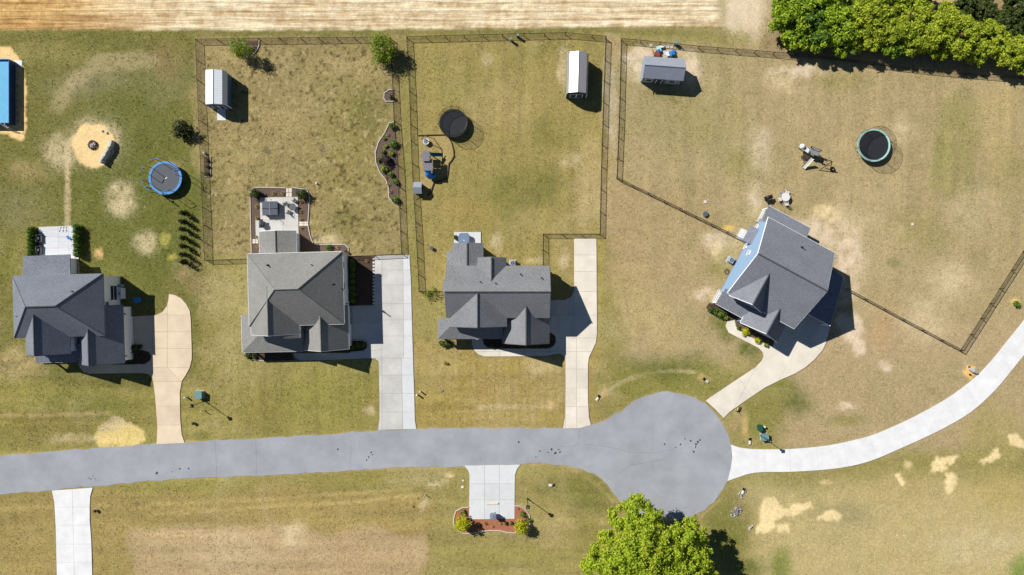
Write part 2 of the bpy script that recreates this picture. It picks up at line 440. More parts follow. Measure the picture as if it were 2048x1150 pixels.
# ------------------------------------------------------------------ outlines on the ground (photograph pixels at ground level)
ROAD = [(-140, 921), (-40, 914), (0, 911), (150, 899), (300, 889), (400, 883), (512, 877), (640, 869), (735, 862), (850, 857), (1000, 856), (1126, 856.5),
        (1150, 855), (1182, 851), (1200, 846), (1216, 837), (1228, 829)]
for a in range(135, -136, -5):
    ROAD.append((1335 + 129 * math.cos(R(a)), 913 - 129 * math.sin(R(a))))
ROAD += [(1224, 984), (1204, 957), (1190, 948), (1165, 939), (1140, 933), (1110, 928.5), (1085, 927), (1045, 929), (1000, 930), (930, 932), (850, 934), (760, 937),
         (650, 945), (512, 951), (400, 956), (300, 962), (190, 972), (100, 980), (0, 988), (-40, 991), (-140, 998)]
DRIVE1 = [(338, 588), (350, 590), (363, 597), (373, 608), (380, 622), (382, 640), (384, 700), (384, 718), (380, 735), (372, 750), (364, 762), (360, 785), (361, 840),
          (364, 870), (370, 886), (313, 888.5), (315, 855), (311, 800), (307, 765), (304, 755), (297, 748), (285, 746), (180, 747.5), (168, 745), (160, 735), (158, 729),
          (250, 729), (290, 728), (300, 722), (303, 712), (298, 704), (285, 700), (267, 700), (267, 633), (312, 630), (325, 624), (334, 612), (337, 600)]
DRIVE2 = [(750, 511), (819, 510), (822, 560), (824, 640), (827, 740), (829, 800), (830, 840), (833, 858), (756, 860), (759, 838), (759, 800), (758, 735), (757, 722),
          (750, 717), (734, 717), (650, 720), (600, 721), (590, 715), (586, 706), (700, 706), (728, 703), (736, 696), (737, 689), (734, 682), (725, 679), (700, 678),
          (698, 612), (749, 610)]
DRIVE3 = [(1148, 476), (1193, 476), (1193.5, 560), (1194, 665), (1192, 685), (1184, 702), (1178, 715), (1176, 730), (1176, 800), (1178, 835), (1182, 850), (1160, 856),
          (1126, 857), (1130, 835), (1131, 725), (1130, 714), (1122, 708), (1110, 708), (1095, 711.5), (1020, 713), (968, 713), (957, 709), (949, 701), (944, 690),
          (943, 676), (965, 676), (967, 688), (975, 695), (985, 697), (1095, 697), (1107, 692), (1112, 683), (1111, 672), (1103, 666), (1098, 665), (1098, 600),
          (1130, 599.5), (1142, 594), (1148, 582)]
DRIVE4 = [(1411, 801), (1430, 818), (1447, 836), (1460, 823), (1500, 795), (1530, 775), (1560, 760), (1590, 747), (1610, 735), (1630, 718), (1645, 700), (1652, 685),
          (1660, 655), (1618, 622), (1575, 612), (1545, 693), (1520, 684), (1482, 663), (1472, 653), (1469, 640), (1454, 643), (1451, 652), (1457, 665), (1470, 672),
          (1500, 687), (1517, 696), (1525, 704), (1527, 713), (1523, 722), (1510, 735), (1460, 768)]
DRIVE5 = [(1462, 889), (1480, 895), (1505, 898), (1535, 898.5), (1580, 898), (1620, 895), (1660, 890), (1700, 882), (1745, 870), (1800, 847), (1850, 822), (1900, 793),
          (1950, 755), (1990, 713), (2020, 675), (2048, 640), (2110, 555), (2170, 600), (2095, 655), (2048, 710), (2030, 732), (1990, 780), (1940, 825), (1876, 862), (1800, 897),
          (1740, 922), (1690, 934), (1640, 940), (1580, 943.5), (1530, 944), (1500, 947), (1475, 955), (1455, 962), (1462, 935), (1464.5, 915)]
def catmull(p, n=4):
    out = []
    for i in range(len(p) - 1):
        a, b, c, d = p[max(i - 1, 0)], p[i], p[i + 1], p[min(i + 2, len(p) - 1)]
        for k in range(n):
            t = k / n
            out.append(tuple(.5 * (2 * b[q] + (c[q] - a[q]) * t + (2 * a[q] - 5 * b[q] + 4 * c[q] - d[q]) * t * t + (3 * b[q] - a[q] - 3 * c[q] + d[q]) * t ** 3) for q in (0, 1)))
    return out + [p[-1]]
DRIVE5 = catmull(DRIVE5[:17]) + catmull(DRIVE5[17:-2]) + DRIVE5[-2:]
DRIVE6 = [(104, 981), (186, 975), (181, 992), (180, 1010), (180, 1040), (183, 1080), (185, 1150), (187, 1260), (117, 1260), (114, 1150), (112, 1060), (109, 1005)]
PAD7 = [(928, 931), (1041, 929), (1034, 938), (1030, 950), (1029, 1037.5), (938, 1038.5), (939, 950), (936, 940)]
PATIO1 = [(78, 454), (155, 451), (159, 517), (140, 522), (80, 524)]
PATIO2 = [(520, 395), (596, 394), (598, 480), (512, 480), (511, 440), (521, 440)]
PATIO3 = [(908, 464), (962, 464), (962, 496), (908, 496)]
BED_BIG = [(789, 244), (779, 246), (770, 265), (757, 285), (751, 305), (752, 325), (760, 345), (772, 360), (777, 375), (778, 395), (786, 405), (799, 410), (797, 360), (793, 290)]
BED_SMALL = [(788, 179), (778, 180), (769, 186), (768, 197), (772, 203), (789, 203)]
BED_PATIO = [(503, 506), (502, 460), (501, 400), (501, 384), (508, 376), (520, 375), (572, 376), (605, 374), (614, 379), (619, 392), (618, 420), (616, 448), (620, 470), (626, 486),
             (690, 489), (697, 496), (697, 511), (640, 512), (560, 515)]
BED_SIDE = [(690, 511), (748, 513), (748, 609), (694, 611)]
BED_G2 = [(696, 680), (725, 680.5), (733, 684), (735.5, 690), (734, 697), (727, 702), (700, 704.5), (640, 705), (640, 697)]
BED_F2 = [(489, 700), (492, 712), (500, 718), (528, 722), (588, 720), (584, 706), (560, 704)]
BED_MAIL = [(939, 1014), (925, 1015), (912, 1022), (908, 1035), (908, 1050), (915, 1060), (928, 1067), (945, 1066), (960, 1063), (980, 1061), (1000, 1061), (1015, 1065),
            (1035, 1066), (1050, 1060), (1060, 1048), (1059, 1030), (1050, 1018), (1040, 1012), (1028, 1011)]
BED_G1 = [(266, 700.5), (285, 701.5), (297, 705), (301, 712), (298, 721), (290, 726.5), (262, 727.5), (220, 728)]
BED_G3 = [(966, 676), (968, 687), (976, 694), (986, 696), (1094, 696), (1106, 691), (1110, 683), (1110, 674), (1103, 667), (1094, 667)]
BED_F4A = [(1418, 606), (1412, 615), (1425, 630), (1448, 642), (1466, 640), (1475, 632), (1440, 610)]
BED_F4B = [(1471, 641), (1473, 652), (1482, 661), (1520, 682.5), (1546, 693), (1556, 680), (1490, 640)]
PLANTER = [(408, 314), (421.5, 313), (421.5, 353), (409, 354)]
PLAYPIT = [(836, 270), (889, 269), (899, 277), (905, 290), (908, 312), (897, 328), (896, 345), (892, 360), (868, 366), (862, 385), (854, 392), (842, 392), (838, 330)]

# ------------------------------------------------------------------ ground sheet
STEP = 0.2
gx = np.arange(-83.0, 83.01, STEP); gy = np.arange(-50.0, 50.01, STEP)
GX, GY = np.meshgrid(gx, gy)
NX, NY = len(gx), len(gy)
PX = CX + GX * FP / HC; PY = CY - GY * FP / HC

def vnoise(x, y, period, seed):
    rs = np.random.RandomState(seed); n = 128
    t = rs.rand(n, n)
    u = x / period + 1000.0; v = y / period + 1000.0
    iu = np.floor(u).astype(int); iv = np.floor(v).astype(int)
    fu = u - iu; fv = v - iv
    fu = fu * fu * (3 - 2 * fu); fv = fv * fv * (3 - 2 * fv)
    a = t[iv % n, iu % n]; b = t[iv % n, (iu + 1) % n]; c = t[(iv + 1) % n, iu % n]; d = t[(iv + 1) % n, (iu + 1) % n]
    return (a * (1 - fu) + b * fu) * (1 - fv) + (c * (1 - fu) + d * fu) * fv

def fbm(x, y, period, seed, oct=4, g=.55):
    s = 0; a = 1.0; tot = 0
    for o in range(oct):
        s = s + a * vnoise(x, y, period / 2 ** o, seed + o * 17); tot += a; a *= g
    return s / tot * 2 - 1            # about -1..1

def sstep(a, b, x):
    t = np.clip((x - a) / (b - a), 0, 1)
    return t * t * (3 - 2 * t)

nA = fbm(GX, GY, 14, 1); nB = fbm(GX, GY, 4.0, 2); nC = fbm(GX, GY, 1.3, 3, 3); nD = fbm(GX, GY, 2.2, 5); nE = fbm(GX, GY, .7, 11, 2)
JX = PX + 9 * fbm(GX, GY, 2.4, 21) + 4 * nC; JY = PY + 9 * fbm(GX, GY, 2.4, 31) + 4 * fbm(GX, GY, .9, 41, 2)
JX2 = PX + 30 * fbm(GX, GY, 7, 51) + 10 * nB; JY2 = PY + 30 * fbm(GX, GY, 7, 61) + 10 * nD

GK = 1.2
def C3(*c): return np.minimum(np.array(S(*c)) * (GK if sum(c) < 540 else 1.08), .8)
OLIVE = C3(146, 136, 80); TAN = C3(176, 157, 108); STRAW = C3(206, 187, 146); GREEN = C3(92, 100, 38); DGREEN = C3(84, 98, 36)
BROWN = C3(142, 122, 80); GOLD = C3(164, 142, 80); SAND = C3(248, 212, 148); PALE = C3(232, 210, 182); YSAND = C3(240, 214, 140); GREYG = C3(132, 126, 92)
DIRT = C3(150, 124, 100); CREAM = C3(250, 224, 168); CLAY = C3(206, 172, 118); SOIL = C3(196, 164, 108); DARKT = C3(104, 96, 74); MOSS = C3(128, 126, 58)

colr = np.empty((NY, NX, 3)); colr[:] = OLIVE
WEAR = np.zeros((NY, NX))
def mixc(c, w):
    global colr
    w = np.clip(w, 0, 1)[..., None]
    colr = colr * (1 - w) + c * w
def inpoly(poly, X, Y):
    poly = np.array(poly, float); x0, y0 = poly.min(0); x1, y1 = poly.max(0)
    r = np.zeros(X.shape, bool)
    m = (X >= x0) & (X <= x1) & (Y >= y0) & (Y <= y1)
    if not m.any(): return r
    xs, ys = X[m], Y[m]; c = np.zeros(len(xs), bool); n = len(poly)
    for i in range(n):
        ax, ay = poly[i]; bx, by = poly[(i + 1) % n]
        if ay == by: continue
        t = ((ay > ys) != (by > ys)) & (xs < (bx - ax) * (ys - ay) / (by - ay) + ax)
        c ^= t
    r[m] = c
    return r
def blur(m, k=1):
    m = m.astype(float)
    for _ in range(k):
        p = np.pad(m, 1, mode='edge')
        m = (p[1:-1, 1:-1] * 2 + p[:-2, 1:-1] + p[2:, 1:-1] + p[1:-1, :-2] + p[1:-1, 2:]) / 6
    return m
def zone(x0, y0, x1, y1, c, s=1.0, soft=14):
    w = sstep(x0 - soft, x0 + soft, JX2) * sstep(-x1 - soft, -x1 + soft, -JX2) * sstep(y0 - soft, y0 + soft, JY2) * sstep(-y1 - soft, -y1 + soft, -JY2)
    mixc(c, s * w)
def blob(x, y, rx, ry, c, s=1.0, edge=.55, br=.5, wild=False):
    X, Y = (JX2, JY2) if wild else (JX, JY)
    d = np.sqrt(((X - x) / rx) ** 2 + ((Y - y) / ry) ** 2)
    w = sstep(1.15, edge, d) * np.clip(1 + br * (nC + .6 * nE), 0, 1.4)
    if c is PALE or c is STRAW:
        global WEAR
        dd = sstep(1.6, edge, d); WEAR = np.maximum(WEAR, s * dd * (1 if c is PALE else .7) * np.clip(.75 + .9 * nB, .15, 1)); s = s * .75
    mixc(c, s * w)
def line(pts, wd, c, s=1.0):
    d = np.full(PX.shape, 1e9)
    for (ax, ay), (bx, by) in zip(pts[:-1], pts[1:]):
        vx, vy = bx - ax, by - ay
        t = np.clip(((PX - ax) * vx + (PY - ay) * vy) / (vx * vx + vy * vy), 0, 1)
        d = np.minimum(d, np.hypot(PX - ax - t * vx, PY - ay - t * vy))
    d = d + 2.5 * nC * (wd / 6) + 1.5 * nE
    mixc(c, s * sstep(wd, wd * .3, d) * np.clip(.8 + .6 * nB, .2, 1))
def patch(poly, c, s=1.0, rag=True):
    mixc(c, s * blur(inpoly(poly, JX if rag else PX, JY if rag else PY), 1))

# broad lawns
zone(-300, 70, 402, 780, C3(108, 106, 50), .9)
zone(402, 60, 806, 515, C3(149, 133, 88), .9, 6)
zone(822, 60, 1212, 590, C3(152, 137, 80), .85, 6)
zone(1206, 60, 1245, 470, C3(172, 152, 110), .8, 5)
zone(1246, 90, 2200, 720, C3(168, 150, 110), .9)
zone(1205, 380, 1440, 600, C3(166, 144, 104), .7, 30)
zone(-300, 760, 770, 990, C3(140, 132, 68), .8)
zone(770, 690, 1200, 870, C3(160, 138, 76), .75)
zone(-300, 980, 860, 1400, C3(158, 138, 84), .85)
zone(860, 960, 1500, 1400, C3(150, 136, 80), .6)
zone(1500, 960, 2300, 1400, C3(184, 167, 118), .9, 30)
zone(1560, 640, 2100, 900, C3(172, 152, 116), .85, 25)
# greener and drier places
blob(280, 420, 190, 190, GREEN, .8, .2, .3, True); blob(260, 240, 150, 120, GREEN, .55, .2, .3, True); blob(330, 160, 90, 60, GREYG, .4, .2, .3, True)
blob(60, 520, 90, 120, MOSS, .6, .2, .3, True); blob(300, 520, 90, 80, GREEN, .6, .2, .3, True); blob(40, 420, 80, 60, GREYG, .4, .2)
blob(160, 170, 120, 40, GREYG, .6, .2, .5, True); blob(100, 110, 120, 25, OLIVE, .6, .3, .5, True); blob(340, 120, 60, 50, BROWN, .5, .2, .5, True)
line([(300, 120), (200, 125), (150, 160), (115, 210)], 26, STRAW, .35)
line([(135, 300), (134, 380), (135, 455)], 9, STRAW, .75)
blob(242, 398, 32, 38, STRAW, .95, .5, .9); blob(290, 485, 26, 24, STRAW, .85, .4, .8); blob(200, 508, 9, 18, CLAY, .8, .3, .6)
blob(125, 300, 40, 40, STRAW, .9, .4, 1.0); blob(190, 285, 58, 52, STRAW, .85, .6, 1.0); blob(330, 480, 16, 16, C3(190, 180, 90), .6, .3, .8); blob(345, 510, 14, 10, C3(200, 180, 90), .6, .3, .8)
blob(335, 340, 40, 30, TAN, .5, .3, .8); blob(55, 345, 50, 30, TAN, .4, .3, .9); blob(395, 300, 14, 60, TAN, .4, .4, .6); blob(380, 560, 40, 30, BROWN, .5, .3, .9)
blob(690, 300, 90, 190, C3(140, 130, 70), .6, .2, .4, True); blob(735, 230, 60, 60, GREEN, .5, .2, .6); blob(700, 450, 60, 50, GREEN, .45, .2, .6); blob(600, 470, 80, 30, OLIVE, .5, .3, .4); blob(470, 110, 60, 30, TAN, .5, .3, .4, True)
blob(650, 480, 40, 14, STRAW, .6, .3, .8); blob(700, 130, 90, 30, TAN, .6, .2, .5, True); blob(470, 330, 50, 90, TAN, .5, .2, .8); blob(560, 230, 70, 60, TAN, .4, .2, .8, True)
blob(533, 299, 9, 9, DARKT, .7, .5, .5); blob(645, 298, 10, 9, DARKT, .8, .5, .5)
line([(804, 80), (812, 300), (826, 510), (832, 580)], 12, MOSS, .5)
blob(1095, 370, 60, 60, GREEN, .6, .2, .3, True); blob(1010, 390, 60, 70, GREEN, .45, .2, .4, True); blob(930, 180, 60, 80, OLIVE, .5, .2, .5, True); blob(1100, 270, 50, 40, GREEN, .35, .2, .5, True)
blob(1180, 360, 30, 120, TAN, .75, .3, .5, True); blob(1140, 320, 22, 16, STRAW, .6, .3, .8); blob(972, 117, 17, 16, STRAW, .6, .4, .6); blob(1000, 210, 90, 60, TAN, .4, .2, .6, True)
blob(930, 420, 70, 40, GOLD, .6, .2, .8, True); blob(1050, 450, 50, 40, TAN, .4, .2, .6); blob(995, 490, 14, 26, STRAW, .75, .3, .8); blob(1070, 520, 20, 10, STRAW, .6, .3, .9)
blob(1128, 130, 14, 50, STRAW, .8, .4, .8); blob(1190, 90, 30, 20, OLIVE, .5, .2, .5); blob(1128, 520, 16, 30, STRAW, .7, .3, .9); blob(935, 470, 40, 12, MOSS, .7, .3, .5)
blob(1075, 100, 70, 25, GREEN, .3, .2, .5, True); blob(880, 300, 40, 60, OLIVE, .5, .2)
blob(1220, 180, 16, 80, C3(200, 184, 156), .7, .4, .6); blob(1225, 250, 14, 60, C3(200, 184, 156), .6, .4, .6)
blob(1280, 130, 34, 40, PALE, .9, .5, 1.0); blob(1378, 135, 26, 36, PALE, .95, .5, 1.0); blob(1330, 105, 60, 16, PALE, .7, .3, 1.0); blob(1345, 190, 70, 16, GREEN, .4, .2, .6)
blob(1590, 140, 60, 14, PALE, .9, .3, 1.0); blob(1560, 160, 40, 30, STRAW, .6, .3, 1.0); blob(1700, 170, 90, 30, OLIVE, .5, .2, .6, True); blob(1400, 240, 130, 60, OLIVE, .45, .2, .5, True)
blob(1480, 330, 60, 50, MOSS, .45, .2, .7, True); blob(1520, 300, 30, 60, PALE, .5, .2, 1.0); blob(1510, 400, 24, 40, PALE, .6, .3, 1.0); blob(1440, 480, 40, 24, PALE, .9, .3, 1.0)
blob(1435, 500, 16, 26, CREAM, .8, .4, 1.0); blob(1456, 458, 14, 8, C3(220, 180, 96), .8, .4, .8); blob(1440, 540, 30, 40, MOSS, .5, .3, .7); blob(1400, 590, 30, 16, PALE, .7, .3, 1.0)
for x in (1878, 1893, 1910, 1926, 1944):
    line([(x + 22, 180 + abs(x - 1905)), (x, 300), (x - 12, 360 + (x % 7) * 4)], 17, C3(134, 134, 70), .55)
blob(1990, 240, 60, 120, TAN, .5, .2, .6, True); blob(2020, 340, 60, 80, OLIVE, .4, .2, .6, True)
blob(1650, 430, 36, 26, CREAM, .7, .3, 1.0); blob(1690, 440, 60, 40, STRAW, .6, .2, 1.0); blob(1630, 470, 50, 40, PALE, .8, .3, 1.0); blob(1690, 480, 40, 50, PALE, .7, .3, 1.0)
blob(1700, 530, 40, 50, PALE, .85, .3, 1.0); blob(1690, 585, 30, 30, PALE, .7, .3, 1.0); blob(1820, 470, 90, 60, OLIVE, .5, .2, .8, True); blob(1790, 527, 18, 16, GREEN, .5, .3, .6)
blob(1900, 560, 60, 50, STRAW, .7, .3, 1.0); blob(1950, 420, 60, 60, STRAW, .4, .2, 1.0); blob(1800, 260, 40, 30, STRAW, .5, .3, 1.0); blob(2000, 200, 60, 40, TAN, .6, .2, .6, True)
blob(1700, 655, 26, 34, PALE, 1.0, .75, .6); blob(1718, 695, 14, 18, PALE, .9, .6, .8); blob(1850, 640, 60, 60, STRAW, .6, .3, 1.0); blob(1770, 655, 40, 60, C3(178, 150, 108), .7, .3, .6)
blob(1590, 800, 60, 40, GREEN, .7, .3, .5, True); blob(1560, 780, 50, 30, MOSS, .8, .3, .5, True); blob(1520, 840, 50, 40, MOSS, .7, .3, .6, True); blob(1690, 840, 60, 20, MOSS, .5, .3, .6, True)
blob(1490, 850, 12, 34, CLAY, .7, .3, .6); blob(1690, 815, 20, 8, PALE, .8, .4, .9); blob(1770, 730, 14, 10, PALE, .7, .4, .9)
blob(1460, 650, 60, 40, GREEN, .85, .3, .4, True); blob(1500, 700, 30, 30, GREEN, .8, .3, .4); blob(1330, 730, 130, 34, GREEN, .8, .2, .4, True); blob(1260, 770, 70, 40, MOSS, .7, .2, .4, True)
blob(1410, 760, 90, 40, MOSS, .7, .3, .4, True); blob(1310, 660, 80, 60, TAN, .6, .2, .6, True); blob(1270, 600, 70, 90, TAN, .55, .2, .6, True); blob(1480, 730, 40, 24, TAN, .4, .3, .8)
line([(1205, 790), (1240, 765), (1290, 748), (1340, 742), (1390, 745)], 6, STRAW, .5); blob(1205, 790, 14, 22, CLAY, .8, .4, .7); blob(1408, 756, 16, 12, CLAY, .8, .4, .7); blob(1105, 812, 14, 12, CLAY, .8, .4, .7)
blob(1188, 560, 14, 160, MOSS, .4, .4, .4); line([(1200, 480), (1200, 640), (1196, 700)], 10, C3(160, 148, 70), .6)
line([(1470, 850), (1478, 830)], 14, C3(176, 148, 108), .6)
blob(880, 730, 60, 50, TAN, .55, .2, .8, True); blob(1000, 760, 110, 40, GOLD, .6, .2, .6, True); blob(1080, 730, 40, 22, STRAW, .35, .2, .8); line([(960, 815), (1040, 813), (1105, 812)], 7, STRAW, .6)
blob(640, 780, 120, 60, C3(136, 132, 64), .7, .2, .4, True); blob(740, 820, 12, 14, STRAW, .7, .3, .9); blob(500, 800, 60, 60, C3(134, 124, 64), .6, .2, .6, True); blob(420, 700, 40, 120, C3(132, 124, 62), .6, .2, .5, True)
blob(180, 800, 130, 40, GREEN, .6, .2, .5, True); blob(40, 730, 60, 50, TAN, .75, .3, .6, True); blob(90, 840, 120, 22, C3(122, 112, 52), .6, .2, .5, True); line([(0, 832), (120, 830), (220, 826)], 5, TAN, .6)
blob(420, 850, 30, 10, TAN, .5, .3, .9); blob(150, 880, 60, 10, STRAW, .5, .3, .9); blob(400, 870, 30, 12, GREEN, .5, .3, .5)
patch([(190, 880), (205, 850), (230, 842), (270, 852), (292, 865), (292, 885), (260, 890), (225, 895), (205, 893)], YSAND, .9)
patch([(196, 850), (225, 832), (262, 850), (235, 862), (205, 870)], STRAW, .7)
line([(-60, 1022), (160, 1012), (300, 1010), (500, 1000), (820, 978)], 6, C3(186, 164, 104), .55); line([(300, 1030), (500, 1016), (700, 1004), (840, 990)], 6, C3(186, 164, 104), .55)
blob(560, 1100, 260, 60, C3(176, 154, 114), .7, .2, .7, True); zone(272, 1062, 850, 1300, C3(178, 154, 116), .85, 10); blob(340, 1090, 80, 40, C3(184, 162, 120), .6, .4, .4); blob(590, 1070, 30, 30, STRAW, .7, .3, 1.0); blob(460, 1110, 100, 60, STRAW, .35, .2, 1.0)
blob(870, 965, 30, 14, STRAW, .6, .3, .9); blob(870, 958, 40, 8, C3(120, 118, 60), .8, .3, .7); blob(898, 952, 14, 8, C3(226, 200, 150), .8, .4, .6); blob(842, 1010, 7, 12, STRAW, .8, .3, .8)
blob(1120, 970, 80, 24, GREEN, .6, .2, .5, True); blob(1170, 1000, 50, 50, GREEN, .6, .2, .4, True); blob(1000, 1110, 160, 40, C3(138, 130, 68), .6, .2, .4, True); blob(1110, 1060, 50, 50, TAN, .4, .2, .7)
blob(1450, 1050, 60, 80, GREEN, .75, .2, .4, True); blob(1470, 1130, 60, 40, DGREEN, .7, .2, .4, True); blob(1555, 1130, 40, 44, C3(112, 124, 50), .8, .3, .3, True); blob(2050, 1140, 36, 36, C3(110, 134, 50), .9, .5, .3)
blob(1690, 1030, 80, 40, GREYG, .45, .2, .8, True); blob(1960, 1100, 110, 50, C3(190, 176, 132), .7, .2, .8, True); blob(1800, 980, 120, 40, C3(170, 152, 100), .6, .2, .6, True); blob(1990, 990, 90, 60, C3(176, 156, 92), .6, .2, .4, True)
line([(1150, 940), (1200, 975), (1232, 1010)], 5, TAN, .6); line([(1440, 1000), (1400, 1035)], 5, TAN, .5)
blob(1990, 870, 80, 90, C3(160, 146, 84), .6, .2, .4, True); blob(1480, 1010, 20, 40, C3(150, 130, 100), .6, .3, .8)
# bare sand
patch([(-40, 90), (20, 90), (28, 104), (40, 112), (46, 130), (48, 180), (51, 220), (55, 260), (50, 276), (30, 276), (10, 266), (-40, 262)], SAND, 1.0)
patch([(187 + 43 * math.cos(a / 12 * math.pi), 291 + 45 * math.sin(a / 12 * math.pi)) for a in range(24)], SAND, 1.0)
def tile8(p): return [(1536 + x / 3.992, 862 + y / 3.992) for x, y in p]
for p in ([(1918, 75), (1930, 30), (1955, 12), (1990, 30), (2044, 90), (2100, 160), (1990, 130), (1940, 115)],
          [(1700, 262), (1730, 200), (1790, 165), (1835, 135), (1860, 170), (1855, 215), (1790, 262), (1740, 235), (1720, 275)],
          [(1302, 270), (1330, 228), (1420, 210), (1500, 185), (1520, 205), (1480, 260), (1380, 325), (1310, 335)],
          [(1395, 390), (1420, 350), (1490, 335), (1508, 360), (1505, 430), (1460, 490), (1430, 500), (1425, 440)],
          [(1012, 350), (1045, 328), (1075, 375), (1103, 415), (1085, 438), (1055, 435)],
          [(375, 690), (410, 660), (480, 632), (550, 632), (578, 680), (560, 715), (480, 718), (410, 705)]):
    mixc(CREAM, .95 * blur(inpoly(tile8(p), PX + 5 * nC + 5 * nE, PY + 6 * nE), 1))
for p in ([(1510, 1066), (1520, 1040), (1525, 1003), (1534, 994), (1546, 991), (1557, 1000), (1562, 1012), (1576, 1010), (1600, 1006), (1623, 1002), (1625, 1013), (1608, 1026), (1580, 1031), (1560, 1036), (1546, 1042), (1548, 1052), (1540, 1063), (1524, 1068)],
          [(1552, 1047), (1578, 1048), (1578, 1066), (1556, 1064)], [(1928, 745), (1930, 732), (1945, 728), (1955, 735), (1954, 748), (1938, 757), (1928, 752)]):
    mixc(CREAM if p[0][0] < 1900 else C3(226, 184, 112), .95 * blur(inpoly(p, PX + 5 * nC + 5 * nE, PY + 6 * nE), 1))
blob(2030, 606, 12, 10, C3(226, 190, 120), .9, .5, .6); blob(1815, 932, 10, 10, CREAM, .6, .4, 1.0); blob(1650, 970, 14, 8, CREAM, .5, .4, 1.0)
patch(PLAYPIT, C3(172, 150, 102), .6, False)
mixc(C3(150, 136, 84), .7 * inpoly(PLAYPIT, PX, PY) * sstep(-.1, .5, nB))
# worn soil rims beside drives and road
for poly in (DRIVE1, DRIVE2, DRIVE3, DRIVE4, DRIVE6):
    m = blur(inpoly(poly, PX, PY), 4); mixc(C3(126, 108, 64), .55 * sstep(.04, .5, m))
m = blur(inpoly(ROAD, JX * .35 + PX * .65, JY * .35 + PY * .65), 3); mixc(C3(176, 152, 100), .55 * sstep(.1, .5, m))
# stubble field, verge and the sandy track at the far edge
edge = 57 + 4 * nB + 2 * nC + np.interp(PX, [0, 400, 900, 1430], [3, 4, 2, -6])
west = sstep(480, 20, PX + 60 * nA)
fieldw = sstep(3, -3, PY - edge) * sstep(1460, 1425, PX + 6 * nB)
wob = PY + 1.4 * fbm(GX * .12, GY, 3, 71) + np.interp(PX, [0, 900, 1500], [0, 0, 4])
rows = .5 + .3 * np.sin(wob * 2 * math.pi / 8.6) * (.6 + .6 * fbm(GX * .1, GY, 2.5, 83, 2)) + .2 * np.sin(wob * 2 * math.pi / 19 + .6)
rown = fbm(GX * .12, GY * 3.2, 1.2, 81, 3)
fcol = (C3(240, 224, 188)[None, None] * (1 - west[..., None]) + C3(220, 184, 120)[None, None] * west[..., None])
fdk = (C3(182, 154, 112)[None, None] * (1 - west[..., None]) + C3(156, 116, 66)[None, None] * west[..., None])
fw = np.clip(.55 + .5 * (rows - .5) + .75 * rown + .45 * nE + .3 * nC + .12 * sstep(30, 5, PY), 0, 1)[..., None]
fieldc = fdk * (1 - fw) + fcol * fw
fieldc = fieldc * (1 - (.5 * sstep(20, 60, PY) * west)[..., None]) + C3(158, 116, 66) * (.5 * sstep(20, 60, PY) * west)[..., None]
colr = colr * (1 - fieldw[..., None]) + fieldc * fieldw[..., None]
blob(1490, 20, 46, 55, PALE, 1.0, .7, .35); blob(1515, 70, 22, 26, C3(190, 170, 138), .8, .3, .7); blob(1540, 20, 20, 60, C3(190, 172, 140), .7, .4, .8)
zone(1530, -200, 2300, 110, C3(150, 128, 98), .7, 14); blob(1890, 5, 60, 16, C3(190, 160, 126), .8, .3, .7); blob(2020, 40, 40, 24, C3(190, 160, 126), .8, .3, .7)
line([(-100, 66), (400, 66), (900, 64), (1200, 60), (1420, 68)], 9, C3(112, 112, 52), .75)
line([(1200, 55), (1350, 58), (1430, 62)], 8, C3(150, 132, 92), .6)
line([(1640, 108), (1760, 122), (1900, 140), (2048, 152)], 14, C3(184, 156, 120), .6)
# greener turf round the turning circle
for q in ((1330, 765, 130, 40), (1250, 800, 50, 40), (1430, 780, 40, 40), (1540, 820, 60, 50), (1160, 975, 80, 40), (1460, 1040, 50, 70), (1180, 1060, 40, 60), (1480, 660, 60, 40)): blob(*q, C3(126, 122, 58), .55, .2, .4, True)
# overall drift between greener and drier, and light flecks of dead grass
notsand = 1 - fieldw
mixc(C3(120, 120, 58), .22 * sstep(.05, .7, nA + .5 * nD) * notsand); mixc(C3(190, 171, 130), .26 * sstep(.1, .7, -nA + .6 * fbm(GX, GY, 3, 91)) * notsand)
WEAR = np.clip(WEAR + .1 * sstep(1230, 1350, PX) * sstep(.0, .5, nA + .4 * nB) + .05, 0, 1) * notsand
mixc(C3(86, 78, 40), .4 * sstep(.3, .8, fbm(GX, GY, .55, 101, 2) * .8 + .3 * nB) * notsand * sstep(1500, 900, PX))
l2 = sstep(400, 415, PX) * sstep(806, 795, PX) * sstep(85, 100, PY) * sstep(515, 500, PY)
mixc(C3(112, 100, 58), .4 * l2 * sstep(.22, .6, fbm(GX, GY, .8, 111, 2)))
mixc(C3(72, 60, 28), .75 * l2 * sstep(.3, .65, fbm(GX, GY, .5, 161, 2) + .25 * nB))  # dark specks paint the tiny shadows of grass tufts
mixc(C3(196, 178, 132), .5 * l2 * sstep(.35, .7, fbm(GX, GY, .5, 171, 2)))
# mower stripes, faint
mixc(C3(130, 126, 64), .22 * (np.sin(PX * 2 * math.pi / 17) > .2) * sstep(400, 420, PX) * sstep(1190, 1150, PX) * sstep(700, 720, PY) * sstep(860, 840, PY))
sx_ = fbm(GX * .07, GY, 1.1, 141, 3); sy_ = fbm(GX, GY * .07, 1.1, 151, 3)
wx = np.clip(sstep(690, 720, PY) * sstep(1250, 1200, PX) * (1 - sstep(420, 500, PX) * sstep(760, 700, PX)) + sstep(960, 990, PY) * sstep(1500, 1300, PX), 0, 1)
wy = np.clip(sstep(420, 480, PX) * sstep(770, 740, PX) * sstep(690, 720, PY) * sstep(880, 860, PY) + .8 * sstep(830, 850, PX) * sstep(1210, 1190, PX) * sstep(600, 560, PY) + .6 * sstep(1250, 1300, PX) * sstep(600, 500, PY), 0, 1)
colr = colr * np.array([1.0, 1.0, 1.02])
